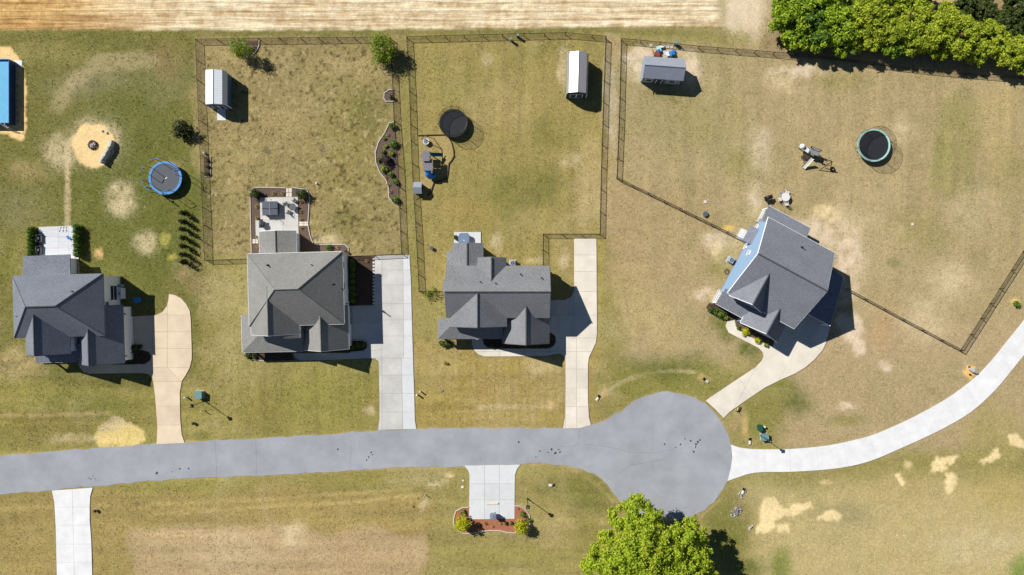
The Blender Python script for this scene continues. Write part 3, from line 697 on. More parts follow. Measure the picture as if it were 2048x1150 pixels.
colr = colr * (1 + (.24 * wx * sx_ + .24 * wy * sy_) * notsand)[..., None]
HZ = .018 * nC + .012 * nE - .035
HZ = HZ + fieldw * (.05 * (rows - .5) * 2 * .5 + .03 * rown + .02)
bd = np.minimum.reduce([np.arange(NX)[None, :] + 0 * PX, NX - 1 - np.arange(NX)[None, :] + 0 * PX, np.arange(NY)[:, None] + 0 * PX, NY - 1 - np.arange(NY)[:, None] + 0 * PX])
HZ = HZ * np.clip(bd / 6, 0, 1)
V = np.stack([GX, GY, HZ], -1).reshape(-1, 3)
ii = (np.arange(NY - 1)[:, None] * NX + np.arange(NX - 1)[None, :]).ravel()
F = np.stack([ii, ii + 1, ii + NX + 1, ii + NX], -1)
far = 2500.0
n0 = len(V)
V = np.vstack([V, [(-far, -far, 0), (far, -far, 0), (far, far, 0), (-far, far, 0)]])
c00, c10, c11, c01 = 0, NX - 1, NY * NX - 1, (NY - 1) * NX
F = np.vstack([F, [(n0, n0 + 1, c10, c00), (n0 + 1, n0 + 2, c11, c10), (n0 + 2, n0 + 3, c01, c11), (n0 + 3, n0, c00, c01)]])
A = np.vstack([np.concatenate([colr, fieldw[..., None]], -1).reshape(-1, 4), np.tile(np.append(OLIVE, 0), (4, 1))])
ground = np_mesh('ground', V, F, M_ground, attr=A, wear=np.append(WEAR.ravel(), [0, 0, 0, 0]))
tag(ground, 'patchy spring lawns, bare sand and ploughed stubble seen from above', 'ground', kind='structure')

# grass tufts: one mass of blades over the lawns
rs = np.random.RandomState(5)
blocked = np.zeros(PX.shape, bool)
for poly in (ROAD, DRIVE1, DRIVE2, DRIVE3, DRIVE4, DRIVE5, DRIVE6, PAD7, PATIO1, PATIO2, PATIO3, BED_BIG, BED_SMALL, BED_PATIO, BED_SIDE, BED_G2, BED_F2, BED_MAIL, BED_G1, BED_G3,
             BED_F4A, BED_F4B, PLANTER, PLAYPIT):
    blocked |= blur(inpoly(poly, PX, PY), 2) > .02
lum = colr.mean(-1)
blocked |= fieldw > .3
blocked |= lum > .40
NT = 150000
tx = rs.uniform(-77, 77, NT); ty = rs.uniform(-43.5, 40, NT)
ti = np.clip(((tx - gx[0]) / STEP).round().astype(int), 0, NX - 1); tj = np.clip(((ty - gy[0]) / STEP).round().astype(int), 0, NY - 1)
dens = np.clip(.55 + .8 * fbm(tx, ty, 1.1, 121, 3) + .2 * fbm(tx, ty, 6, 131, 2), .05, 1)
keep = ~blocked[tj, ti] & (rs.rand(NT) < dens)
tx, ty, ti, tj = tx[keep], ty[keep], ti[keep], tj[keep]
n = len(tx); tz = HZ[tj, ti] - .01
base = colr[tj, ti] * rs.uniform(.72, 1.25, (n, 1)) * np.where(rs.rand(n, 1) < .25, [[1.12, 1.06, .9]], [[.95, 1.02, .92]])
Vt = np.zeros((n, 9, 3)); At = np.repeat(base[:, None, :], 9, 1)
for k in range(3):
    an = rs.uniform(0, 2 * math.pi, n); le = rs.uniform(.06, .18, n); hh = rs.uniform(.04, .13, n); w = rs.uniform(.03, .06, n)
    dx, dy = np.cos(an), np.sin(an)
    for q, s in ((0, -1), (1, 1)):
        Vt[:, k * 3 + q] = np.stack([tx - dy * w * s, ty + dx * w * s, tz], -1)
    Vt[:, k * 3 + 2] = np.stack([tx + dx * le, ty + dy * le, tz + hh], -1)
Ft = np.arange(n * 9).reshape(-1, 3)
go = np_mesh('grass', Vt.reshape(-1, 3), Ft, M_tuft, attr=At.reshape(-1, 3))
tag(go, 'short dry and green grass tufts over the lawns', 'grass', kind='stuff')
del Vt, At

# ------------------------------------------------------------------ paved surfaces
def sheet(name, poly, z, m, parent=None, jit=0.0, sub=1.2):
    """a thin closed plate on the ground; jit roughens its outline"""
    pts = [Vector(W(*p)) for p in poly]
    if jit:
        q = []
        for a, b in zip(pts, pts[1:] + pts[:1]):
            k = max(1, int((b - a).length / sub))
            for i in range(k):
                p = a.lerp(b, i / k)
                q.append(p + Vector((random.uniform(-jit, jit), random.uniform(-jit, jit))))
        pts = q
    return MB().prism([(p.x, p.y) for p in pts], -.08, z).build(name, m, parent)

road = sheet('road', ROAD, .012, M_asph, None, .13, .9)
tag(road, 'pale grey asphalt street ending in a round turning circle', 'road', kind='structure')
for (x, y, r) in ((314, 946, 2.2), (360, 938, 1.6), (178, 956, 1.2), (182, 958, 1.0), (186, 952, 1.0), (190, 957, 1), (377, 937, 1.6), (345, 944, 1), (676, 898, 1.6), (737, 914, 1.6), (742, 905, 1.6),
                  (733, 920, 1.2), (745, 909, 1), (1038, 884, 1.6), (1080, 902, 1.4), (1096, 905, 1.4), (1103, 898, 1.8), (1111, 906, 2.2), (1120, 904, 1.6), (1104, 900, 1.2), (1117, 899, 1.2),
                  (1072, 914, 1.2), (1329, 888, 1.5), (1361, 889, 1.4), (1381, 882, 1.9), (1392, 888, 1.8), (1396, 884, 2.2), (1391, 894, 1.6), (1400, 880, 1.4), (1388, 903, 1.7), (1370, 878, 1.2), (1351, 895, 1)):
    n = 8
    MB().prism([tuple(G(x, y).to_2d() + Vector((math.cos(i * 2 * math.pi / n), math.sin(i * 2 * math.pi / n))) * PM(r) * random.uniform(.6, 1.6)) for i in range(n)], .0, .016).build('oil_stain', M_stain, road)
for p in ([(430, 880), (431, 900), (434, 955)], [(512, 878), (514, 912), (513, 950)], [(1158, 862), (1156, 888), (1140, 894), (1120, 893)], [(1170, 888), (1210, 893), (1260, 905), (1310, 905), (1345, 898)],
          [(1215, 960), (1260, 930), (1330, 918)], [(700, 866), (702, 900), (699, 938)]):
    MB().tube([G(x, y, .0) + Vector((random.uniform(-.1, .1), random.uniform(-.1, .1), .0)) for x, y in p], .02, 4).build('crack_line', M_stain, road)

def area2(p): return sum(p[i - 1].x * p[i].y - p[i].x * p[i - 1].y for i in range(len(p)))
def slabs(name, label, poly, lines, m, z=.055, alt=None, cat='driveway', gap=.015, bed=M_joint):
    root = thing(name, label, cat, (*W(*poly[0]), 0), kind='structure')
    sheet('joint_bed', poly, z - .03, bed, root)
    P3 = [Vector((*W(*p), 0)) for p in poly]
    b = bmesh.new()
    vv = [b.verts.new(p) for p in P3]
    for tri in tessellate_polygon([P3]):
        try: b.faces.new([vv[k] for k in tri])
        except ValueError: pass
    planes = []
    for l in lines:
        a, c = Vector((*W(*l[0]), 0)), Vector((*W(*l[1]), 0))
        d = (c - a); nrm = Vector((-d.y, d.x, 0)).normalized()
        planes.append((a, nrm, l[2] if len(l) > 2 else None))
        bmesh.ops.bisect_plane(b, geom=b.verts[:] + b.edges[:] + b.faces[:], dist=1e-4, plane_co=a, plane_no=nrm)
    bmesh.ops.remove_doubles(b, verts=b.verts[:], dist=.004)
    bmesh.ops.dissolve_degenerate(b, dist=.004, edges=b.edges[:])
    bmesh.ops.triangulate(b, faces=b.faces[:])
    grp = {}
    b.normal_update()
    for f in b.faces:
        ce = f.calc_center_median(); px, py = CX + ce.x * FP / HC, CY - ce.y * FP / HC
        key = tuple(0 if (t and not t(px, py)) else (1 if (ce - a).dot(n) > 0 else -1) for a, n, t in planes)
        grp[f.index if False else f] = key
    seen = set(); loops = []
    for f0 in b.faces:
        if f0 in seen: continue
        comp = {f0}; stack = [f0]; seen.add(f0)
        while stack:
            f = stack.pop()
            for e in f.edges:
                for g in e.link_faces:
                    if g not in seen and grp[g] == grp[f0]: seen.add(g); comp.add(g); stack.append(g)
        nxt = {}
        for f in comp:
            vl = list(f.verts)
            if f.normal.z < 0: vl.reverse()
            for p, q in zip(vl, vl[1:] + vl[:1]):
                e = next(e for e in p.link_edges if q in e.verts)
                if sum(g in comp for g in e.link_faces) == 1: nxt.setdefault(p, []).append(q)
        best = []
        while nxt:
            st = next(iter(nxt)); cur = st; lp = []
            while nxt.get(cur):
                lp.append(cur.co.copy()); n_ = nxt[cur].pop()
                if not nxt[cur]: del nxt[cur]
                cur = n_
            if abs(area2(lp)) > abs(area2(best)): best = lp
        q = []
        for n_ in range(len(best)):
            p0, p1, p2 = best[n_ - 1], best[n_], best[(n_ + 1) % len(best)]
            if abs((p1 - p0).cross(p2 - p1).z) > 1e-4 * max(1e-3, (p1 - p0).length * (p2 - p1).length): q.append(p1)
        if len(q) > 2: loops.append(q)
    b.free()
    for q in loops:
        ib = bmesh.new(); f = ib.faces.new([ib.verts.new(p) for p in q]); ib.normal_update()
        if f.calc_area() < .05: ib.free(); continue
        bmesh.ops.inset_individual(ib, faces=[f], thickness=gap, use_even_offset=True)
        ce = f.calc_center_median(); px, py = CX + ce.x * FP / HC, CY - ce.y * FP / HC
        pts = [(v.co.x, v.co.y) for v in f.verts]; ib.free()
        mm = alt[1] if alt and alt[0](px, py) else m
        MB().prism(pts, z - .05, z + random.uniform(-.003, .003)).build('slab', mm, root)
    return root
def HL(y, t=None): return ((0, y), (2048, y)) if t is None else ((0, y), (2048, y), t)
def VL(x, t=None): return ((x, 0), (x + .01, 1150)) if t is None else ((x, 0), (x + .01, 1150), t)
# (a test may only look at coordinates where another joint runs, so that pieces end on joints)
d1 = lambda x, y: y < 735 and x > 305
w1 = lambda x, y: y > 715 and x < 305
slabs('driveway', 'tan concrete driveway with a curved turnaround beside the leftmost house', DRIVE1,
      [HL(735, lambda x, y: x > 305), HL(763), VL(305, lambda x, y: y < 763), HL(715, lambda x, y: False), VL(335, d1), HL(663, d1), HL(697, d1), HL(630, d1), ((335, 735), (362, 763), lambda x, y: 735 < y < 763 and x > 305), HL(812), HL(850), VL(200, w1), VL(240, w1), VL(275, w1)], M_conc_tan)
slabs('driveway', 'long pale grey concrete driveway with a bluish strip along its right edge', DRIVE2,
      [VL(764, lambda x, y: y < 716), HL(716), ((806, 500), (807, 640), lambda x, y: y < 716 and x > 764), ((803, 716), (806, 860), lambda x, y: y > 716 and x > 764)] +
      [HL(y, lambda x, y: x > 764 or y > 716) for y in (540, 570, 607, 640, 672, 750, 787, 824)] + [HL(y, lambda x, y: x < 764) for y in (612, 645, 700)] + [VL(x, lambda x, y: y > 700 and x < 716) for x in (660, 690)] + [VL(716, lambda x, y: False)],
      M_conc_grey, alt=(lambda x, y: x > 804, M_conc_blue))
slabs('driveway', 'cream concrete driveway with a wide apron beside the middle gabled house', DRIVE3,
      [HL(703), HL(583), VL(1148.4, lambda x, y: 583 < y < 676), VL(1153, lambda x, y: y > 676 and x > 1131), HL(543), HL(510), HL(676), HL(630), HL(738), HL(776), HL(813), VL(1131, lambda x, y: 676 < y < 703)] +
      [VL(x, lambda x, y: y > 676 and x < 1131) for x in (1000, 1050)], M_conc_cream)
u4 = Vector((.88, .474)); w4 = Vector((-.474, .88))
def L4(x, y, d): return ((x, y), (x + d.x * 50, y + d.y * 50))
slabs('driveway', 'cream concrete driveway widening up to the angled house and its walkway', DRIVE4,
      [L4(1527, 706, w4), L4(1590, 700, w4), L4(1480, 760, Vector((.6, .8))), L4(1570, 660, u4)], M_conc_cream)
slabs('driveway', 'bright white concrete lane curving from the turning circle to the right edge', DRIVE5,
      [((x, y), (x + dx, y + dy)) for x, y, dx, dy in ((1530, 920, 0, 10), (1580, 920, .5, 10), (1635, 918, 1, 10), (1690, 908, 2.5, 10), (1745, 896, 3.5, 10), (1800, 872, 4.5, 10), (1850, 848, 5, 10), (1900, 820, 6, 10), (1945, 792, 7, 10), (1985, 748, 9, 8), (2022, 706, 10, 8))],
      M_conc_white, gap=.012, bed=M_conc_grey)
slabs('driveway', 'white concrete driveway leaving the bottom left edge of the picture', DRIVE6, [((145, 980), (149, 1150)), HL(1014), HL(1050), HL(1088), HL(1125)], M_conc_white, gap=.015)
slabs('parking_pad', 'light concrete parking pad in front of the community mailbox', PAD7, [VL(969), VL(999), HL(967), HL(999)], M_conc_blue, cat='parking pad', gap=.014)
slabs('patio', 'white weathered patio with hedges on both sides behind the leftmost house', PATIO1, [HL(473), HL(496), VL(117), ((137, 440), (139, 520))], M_patio, cat='patio', gap=.012, z=.09)
slabs('patio', 'pale concrete patio with hot tub and metal table behind the weathered grey roof', PATIO2, [HL(432), VL(566.5), HL(440.5, lambda x, y: x < 566.5)], M_conc_grey, cat='patio', z=.09)
slabs('patio', 'small square concrete slab under the round cornered hot tub', PATIO3, [VL(935)], M_conc_blue, cat='patio', z=.09)
slabs('step_pad', 'cream concrete step pad between patio and leftmost house', [(139, 523), (157, 519), (160, 548), (140, 552)], [HL(535)], M_conc_tan, cat='step', z=.12)

def bed(label, poly, m, edge=None, cat='garden bed', er=.085):
    root = thing('garden_bed', label, cat, (*W(*poly[0]), 0))
    sheet('mulch', poly, .02, m, root, .05, .5)
    if edge:
        for e in (edge if isinstance(edge[0], list) else [edge]):
            pts = [G(*p) for p in e]
            q = []
            for a, b in zip(pts[:-1], pts[1:]):
                k = max(1, int((b - a).length / .4))
                q += [a.lerp(b, i / k) for i in range(k)]
            q.append(pts[-1])
            MB().tube([p + Vector((0, 0, .05)) for p in q], er, 6).build('edging', M_edge, root)
    return root
bed('long curved mulch bed of shrubs with pale edging beside the black fence', BED_BIG, M_mulch, BED_BIG[:12])
bed('small rounded mulch bed with white edging against the fence', BED_SMALL, M_mulch, BED_SMALL)
bed('brown mulch bed wrapping round the hot tub patio with pale edging', BED_PATIO, M_mulch, [BED_PATIO[:7], [(583, 375)] + BED_PATIO[8:14], [(633, 489), (690, 489), (697, 496), (697, 508)]])
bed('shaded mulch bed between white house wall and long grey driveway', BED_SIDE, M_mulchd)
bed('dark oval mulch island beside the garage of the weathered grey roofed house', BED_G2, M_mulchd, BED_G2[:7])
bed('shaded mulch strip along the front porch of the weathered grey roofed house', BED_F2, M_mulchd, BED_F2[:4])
bed('red mulch bed with wavy pale edging around the mailbox pad', BED_MAIL, M_redm, BED_MAIL)
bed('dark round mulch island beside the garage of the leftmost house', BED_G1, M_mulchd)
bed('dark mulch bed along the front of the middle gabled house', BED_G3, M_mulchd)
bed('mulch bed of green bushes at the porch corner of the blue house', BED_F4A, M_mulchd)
bed('mulch bed of yellow bushes between walkway and blue house', BED_F4B, M_mulch)
bed('narrow planter bed along the left black fence', PLANTER, M_mulch, [(421.5, 313), (421.5, 353), (409, 354)], er=.045)
bed('crescent tree bed with pale edging at the back fence', [(461, 82), (465, 95), (474, 108), (485, 116), (496, 114), (508, 107), (517, 96), (519, 82)], M_mulch, [[(484, 116), (492, 116), (497, 114)], [(505, 110), (512, 103), (518, 93), (519, 82)], [(460, 82), (463, 90), (468, 99), (476, 109)]])
for p, l in (([(572, 376), (583, 375), (584, 394), (573, 394.5)], 'pale stone path crossing the mulch above the hot tub patio'), ([(598, 443), (617, 443), (618, 452), (598, 453)], 'pale stone path from the patio right edge to the lawn'),
             ([(505, 478), (517, 477), (517, 487), (506, 488)], 'pale stone path on the left side of the hot tub patio')):
    t = thing('stepping_path', l, 'path', (*W(*p[0]), 0))
    (ax, ay), (bx, by) = p[0], p[2]
    for i in range(2):
        for j in range(2):
            x0, x1 = ax + (bx - ax) * i / 2, ax + (bx - ax) * (i + 1) / 2; y0, y1 = ay + (by - ay) * j / 2, ay + (by - ay) * (j + 1) / 2
            MB().prism([W(x0 + .4, y0 + .3), W(x1 - .3, y0 + .6), W(x1 - .5, y1 - .4), W(x0 + .5, y1 - .3)], -.02, .045 + random.uniform(0, .015)).build('stone', M_conc_cream, t)
t = thing('paver_border', 'row of white square pavers beside the long grey driveway', 'pavers', (*W(748, 515), 0))
for i in range(14):
    y = 516 + i * 6.8
    MB().prism([W(745.4 + random.uniform(-.3, .3), y), W(749.6, y), W(749.6, y + 4.3), W(745.4, y + 4.3)], -.02, .06).build('paver', M_conc_blue, t, bevel=.01)
# ------------------------------------------------------------------ houses
class House:
    def __init__(s, label, piv, rot, roof, wall, gut=True):
        s.rot = R(rot); s.c, s.s = math.cos(s.rot), math.sin(s.rot)
        s.ox, s.oy = W(*piv)
        s.o = thing('house', label, 'house', (s.ox, s.oy, 0), s.rot if rot else 1e-9)
        s.roofm, s.wallm, s.gut = roof, wall, gut
        s.rakem = M_trim if gut else roof
    def loc(s, px, py, z=0.0):
        x, y = W(px, py, z); dx, dy = x - s.ox, y - s.oy
        return (dx * s.c + dy * s.s, -dx * s.s + dy * s.c)
    def on_u(s, px, py, uw):       # point of the plane u = uw seen at a pixel
        a, b = px - CX, CY - py
        k = (uw + s.ox * s.c + s.oy * s.s) / (a * s.c + b * s.s)
        z = HC - k * FP
        return (*s.loc(px, py, z), z)
    def rect(s, A, B):
        a, b = s.loc(*A), s.loc(*B)
        return min(a[0], b[0]), max(a[0], b[0]), min(a[1], b[1]), max(a[1], b[1])
    def walls(s, u0, u1, v0, v1, z1, z0=0.0, m=None, label=None):
        m = m or s.wallm
        w = MB().box(((u0 + u1) / 2, (v0 + v1) / 2, (z0 + z1) / 2), (u1 - u0, v1 - v0, z1 - z0)).build('wall', m, s.o)
        # corner boards
        for u in (u0, u1):
            for v in (v0, v1): MB().box((u, v, (z0 + z1) / 2), (.12, .12, z1 - z0 - .02)).build('corner_trim', M_trim, w)
        fd = MB().box(((u0 + u1) / 2, (v0 + v1) / 2, .2), (u1 - u0 + .05, v1 - v0 + .05, .4)).build('foundation', M_brick, w)
        return w
    def eave(s, segs, roof):
        if not s.gut: return
        for a, b in segs:
            a, b = Vector(a), Vector(b); d = (b - a); mid = (a + b) / 2
            MB().box((mid.x, mid.y, mid.z - .1), (d.length - .04, .1, .13), math.atan2(d.y, d.x)).build('gutter', M_trim, roof)
    def hip(s, A, B, ze, zr, inset=None, wall=True):
        u0, u1, v0, v1 = s.rect(A, B)
        d = min(u1 - u0, v1 - v0) / 2
        i = inset or d
        if u1 - u0 > v1 - v0:
            vm = (v0 + v1) / 2; r0, r1 = (u0 + i, vm, zr), (u1 - i, vm, zr)
        else:
            um = (u0 + u1) / 2; r0, r1 = (um, v0 + i, zr), (um, v1 - i, zr)
        t = .2
        e = [(u0, v0), (u1, v0), (u1, v1), (u0, v1)]
        vs = [(a, b, ze - t) for a, b in e] + [(a, b, ze) for a, b in e] + [r0, r1]
        if u1 - u0 > v1 - v0: top = [(4, 5, 9, 8), (5, 6, 9), (6, 7, 8, 9), (7, 4, 8)]
        else: top = [(4, 5, 8), (5, 6, 9, 8), (6, 7, 9), (7, 4, 8, 9)]
        mb = MB().add(vs, [(3, 2, 1, 0)] + [(k, (k + 1) % 4, 4 + (k + 1) % 4, 4 + k) for k in range(4)] + top)
        roof = mb.build('roof', s.roofm, s.o)
        up = Vector((0, 0, .02)); cm = M_cap if s.roofm is not M_R2 else s.roofm
        MB().tube([Vector(r0) + up, Vector(r1) + up], .09, 6).build('ridge_cap', cm, roof)
        for q in range(4):
            c = Vector((*e[q], ze)); r = min((Vector(r0), Vector(r1)), key=lambda p: (p - c).length)
            MB().tube([c + up, r + up], .055, 5).build('hip_cap', s.roofm, roof)
        s.eave([((u0, v0, ze), (u1, v0, ze)), ((u1, v0, ze), (u1, v1, ze)), ((u1, v1, ze), (u0, v1, ze)), ((u0, v1, ze), (u0, v0, ze))], roof)
        if wall: s.walls(u0 + .35, u1 - .35, v0 + .35, v1 - .35, ze - .1)
        return roof, (u0, u1, v0, v1)
    def gable(s, A, B, ze, zr, axis='v', wall=True, ov=.3, rake=.25, eavecut=(0, 0)):
        u0, u1, v0, v1 = s.rect(A, B) if len(A) == 3 else (*A, *B)
        t = .17; mb = MB()
        if axis == 'v':
            m = (u0 + u1) / 2; sl = (zr - ze) / (m - u0)
            mb.slab([(u0, v0, ze), (m, v0, zr), (m, v1, zr), (u0, v1, ze)], t)
            mb.slab([(m, v0, zr), (u1, v0, ze), (u1, v1, ze), (m, v1, zr)], t)
            rid = [(m, v0, zr + .02), (m, v1, zr + .02)]
            eav = [((u0, v0, ze), (u0, v1, ze)), ((u1, v0, ze), (u1, v1, ze))]
            rk = [((u0, v, ze), (m, v, zr), (u1, v, ze)) for v in (v0 - .025, v1 + .025)]
        else:
            m = (v0 + v1) / 2; sl = (zr - ze) / (m - v0)
            mb.slab([(u0, v0, ze), (u1, v0, ze), (u1, m, zr), (u0, m, zr)], t)
            mb.slab([(u0, m, zr), (u1, m, zr), (u1, v1, ze), (u0, v1, ze)], t)
            rid = [(u0, m, zr + .02), (u1, m, zr + .02)]
            eav = [((u0, v0, ze), (u1, v0, ze)), ((u0, v1, ze), (u1, v1, ze))]
            rk = [((u, v0, ze), (u, m, zr), (u, v1, ze)) for u in (u0 - .025, u1 + .025)]
        roof = mb.build('roof', s.roofm, s.o)
        MB().tube(rid, .1, 6).build('ridge_cap', M_cap if s.roofm is not M_R2 else s.roofm, roof)
        for p in rk:
            MB().tube([Vector(a) - Vector((0, 0, .085)) for a in p], .07, 4).build('rake_board', s.rakem, roof)
        s.eave(eav, roof)
        if wall:
            z1 = ze + sl * ov - t - .02; z2 = zr - t - .02
            if axis == 'v':
                P = [(u0 + ov, 0), (u1 - ov, 0), (u1 - ov, z1), (m, z2), (u0 + ov, z1)]
                a, b = v0 + rake, v1 - rake
                vs = [(p[0], a, p[1]) for p in P] + [(p[0], b, p[1]) for p in P]
            else:
                P = [(v0 + ov, 0), (v1 - ov, 0), (v1 - ov, z1), (m, z2), (v0 + ov, z1)]
                a, b = u0 + rake, u1 - rake
                vs = [(a, p[0], p[1]) for p in P] + [(b, p[0], p[1]) for p in P]
            fs = [(0, 1, 2, 3, 4), (9, 8, 7, 6, 5)] + [(k, 5 + k, 5 + (k + 1) % 5, (k + 1) % 5) for k in range(5)]
            w = MB().add(vs, fs).build('wall', s.wallm, s.o)
            if axis == 'v': MB().box(((u0 + u1) / 2, (a + b) / 2, .2), (u1 - u0 - 2 * ov + .05, b - a + .05, .4)).build('foundation', M_brick, w)
            else: MB().box(((a + b) / 2, (v0 + v1) / 2, .2), (b - a + .05, v1 - v0 - 2 * ov + .05, .4)).build('foundation', M_brick, w)
        return roof, (u0, u1, v0, v1)
    def plane(s, pts, eaves=(), t=.15, label=None):       # one sloping roof plane from (px, py, z)
        P = [(*s.loc(*p), p[2]) for p in pts]
        roof = MB().slab(P, t).build('roof', s.roofm, s.o)
        if label: roof['label'] = label
        s.eave([(P[a], P[b]) for a, b in eaves], roof)
        return roof
    def post(s, px, py, zt, r=.11):
        u, v = s.loc(px, py, zt)
        p = MB().box((u, v, zt / 2), (r * 2, r * 2, zt)).build('porch_post', M_trim, s.o)
        MB().box((u, v, .12), (r * 2 + .1, r * 2 + .1, .24)).build('post_base', M_trim, p)
        MB().box((u, v, zt - .3), (r * 2 + .1, r * 2 + .1, .16)).build('post_cap', M_trim, p)
    def deck(s, A, B, z=.35):
        u0, u1, v0, v1 = s.rect(A, B)
        MB().box(((u0 + u1) / 2, (v0 + v1) / 2, z / 2), (u1 - u0, v1 - v0, z)).build('porch_floor', M_conc_grey, s.o)
    def vent(s, px, py, z, h=.5):
        u, v = s.loc(px, py, z)
        p = MB().cyl((u, v, z - .5), .07, h + .5, 8).build('vent_pipe', M_blackp, s.o)
        MB().cyl((u, v, z - .3), .17, .35, 8, .1).build('flashing', M_blackp, p)
    def window_u(s, uw, v, z, wv, hz, out=1, glass=True, mull=True):     # window on a wall that faces along u
        f = MB()
        t = .09
        for dz in (-hz / 2, hz / 2): f.box((uw + out * .05, v, z + dz), (.1, wv + t, t))
        for dv in (-wv / 2, wv / 2): f.box((uw + out * .05, v + dv, z), (.1, t, hz + t))
        w = f.build('window', M_trim, s.o)
        if mull:
            MB().box((uw + out * .04, v, z), (.06, wv - t, .05)).build('muntin', M_trim, w)
        MB().box((uw + out * .015, v, z), (.03, wv, hz)).build('pane', M_glass, w)
    def window_v(s, vw, u, z, wu, hz, out=-1):
        f = MB(); t = .09
        for dz in (-hz / 2, hz / 2): f.box((u, vw + out * .05, z + dz), (wu + t, .1, t))
        for du in (-wu / 2, wu / 2): f.box((u + du, vw + out * .05, z), (t, .1, hz + t))
        w = f.build('window', M_trim, s.o)
        MB().box((u, vw + out * .04, z), (wu - t, .06, .05)).build('muntin', M_trim, w)
        MB().box((u, vw + out * .015, z), (wu, .03, hz)).build('pane', M_glass, w)
    def garage_door_u(s, uw, v0, v1, h=2.3, out=1):
        d = MB().box((uw + out * .02, (v0 + v1) / 2, h / 2), (.04, v1 - v0, h)).build('garage_door', M_door, s.o)
        for k in range(4):
            MB().box((uw + out * .05, (v0 + v1) / 2, h * (k + .5) / 4), (.03, v1 - v0 - .1, h / 4 - .04)).build('door_panel', M_door, d)
        f = MB()
        f.box((uw + out * .06, (v0 + v1) / 2, h + .1), (.12, v1 - v0 + .4, .2))
        for v in (v0 - .1, v1 + .1): f.box((uw + out * .06, v, h / 2), (.12, .2, h))
        f.build('door_frame', M_trim, d)
    def lamp_u(s, uw, v, z, out=1):
        MB().box((uw + out * .12, v, z), (.2, .16, .3)).build('wall_lamp', M_black, s.o)

# leftmost house: slate hip roof, white siding
h = House('leftmost house with slate hip roof, white siding and side garage', (120, 620), 1.6, M_R1, M_sidew, gut=False)
rf, (u0, u1, v0, v1) = h.hip((24.4, 551.8, 5.0), (209.2, 671.5, 5.0), 5.0, 8.7)
h.plane([(47.2, 512.2, 2.8), (140, 508.6, 2.8), (140.4, 551, 3.5), (43.5, 555, 3.5)], [(0, 1)])
a = h.loc(50, 515, 2.6); b = h.loc(137, 556, 2.6)
h.walls(a[0] + .25, b[0] - .2, b[1] - .5, a[1] - .3, 2.62)
h.gable((49.5, 620, 5.0), (141.3, 706.5, 5.0), 5.0, 7.75)
rg, (gu0, gu1, gv0, gv1) = h.gable((153.8, 613.2, 2.9), (249.2, 725.3, 2.9), 2.9, 5.8)
h.plane([(66, 690, 3.5), (160, 688, 3.5), (160, 724, 2.75), (73, 726, 2.75)], [(2, 3)])
h.deck((80, 690, .3), (160, 724, .3))
for x in (76, 100, 128): h.post(x, 723, 2.7)
uw = u1 - .35
vv, _, z = 0, 0, 0
a = h.on_u(219, 571, uw); b = h.on_u(234, 600, uw)
h.window_u(uw, (a[1] + b[1]) / 2, (a[2] + b[2]) / 2, abs(a[1] - b[1]), abs(a[2] - b[2]) * .95, 1)
a = h.on_u(209, 603.5, uw); b = h.on_u(215.5, 612.5, uw)
h.window_u(uw, (a[1] + b[1]) / 2, (a[2] + b[2]) / 2 - .1, abs(a[1] - b[1]), .9, 1)
a = h.loc(242, 575.5, 1); b = h.loc(250.5, 597.5, .9)
bx = MB().box((uw + .3, (a[1] + b[1]) / 2, .55), (.6, abs(a[1] - b[1]), 1.1)).build('fireplace_bump_out', M_sidew, h.o)
MB().box((uw + .3, (a[1] + b[1]) / 2, 1.13), (.7, abs(a[1] - b[1]) + .1, .06)).build('cap_board', M_trim, bx)
MB().cyl((uw + .35, (a[1] + b[1]) / 2, 1.15), .1, .12, 8).build('vent', M_black, bx)
MB().box((uw + .25, h.loc(247, 571, .8)[1], .5), (.5, .35, 1.0)).build('meter_box', M_shedl, h.o)
gw = gu1 - .3
h.garage_door_u(gw, h.loc(268, 699, 0)[1], h.loc(268, 636, 0)[1])
h.lamp_u(gw, h.loc(268, 627, 1)[1], 2.2); h.lamp_u(gw, h.loc(268, 710, 1)[1], 2.2)
h.vent(146.5, 582.5, 6.9); h.vent(37.5, 632.5, 5.9)

# weathered grey hip roof house
h = House('house with weathered grey hip roof and wraparound porch beside the long grey driveway', (590, 580), 1.5, M_R2, M_sidew)
rf, (u0, u1, v0, v1) = h.hip((494.4, 507.9, 5.0), (688.3, 648, 5.0), 5.0, 9.0)
h.gable((499.8, 574, 5.0), (599.3, 667.3, 5.0), 5.0, 7.85)
h.plane([(568, 660, 6.38), (599.3, 660, 5.0), (599.3, 676, 5.0), (567, 677.5, 6.38)], [(1, 2)])
h.walls(*(lambda a, b: (a[0], b[0], b[1], a[1]))(h.loc(571, 655, 5), h.loc(596, 673, 5)), 4.95)
h.gable((517.8, 463.2, 2.9), (593, 514, 2.9), 2.9, 3.75)
rg, (gu0, gu1, gv0, gv1) = h.gable((606.4, 612, 2.9), (697.8, 697.5, 2.9), 2.9, 5.85)
Q = (519, 668, 3.65)
h.plane([(484.6, 705, 2.7), (607, 702.3, 2.7), (607, 664, 3.65), Q], [(0, 1)])
h.plane([(482.3, 630, 2.7), (484.6, 705, 2.7), Q, (517, 629, 3.65)], [(0, 1)])
h.deck((487, 668, .35), (606, 702, .35)); h.deck((486, 632, .35), (505, 690, .35))
for x, y in ((487.5, 702), (525, 701.5), (565, 701), (486, 634)): h.post(x, y, 2.65)
h.window_v(v0 + .35, h.loc(540, 650, 1)[0], 1.7, 1.6, 1.4)
uw = u1 - .35
h.lamp_u(gu1 - .3, h.loc(697, 692, 2)[1], 2.2); h.lamp_u(uw, h.loc(694, 607, 2)[1], 2.3)
h.garage_door_u(gu1 - .3, h.loc(697, 690, 0)[1] + .2, h.loc(697, 652, 0)[1])
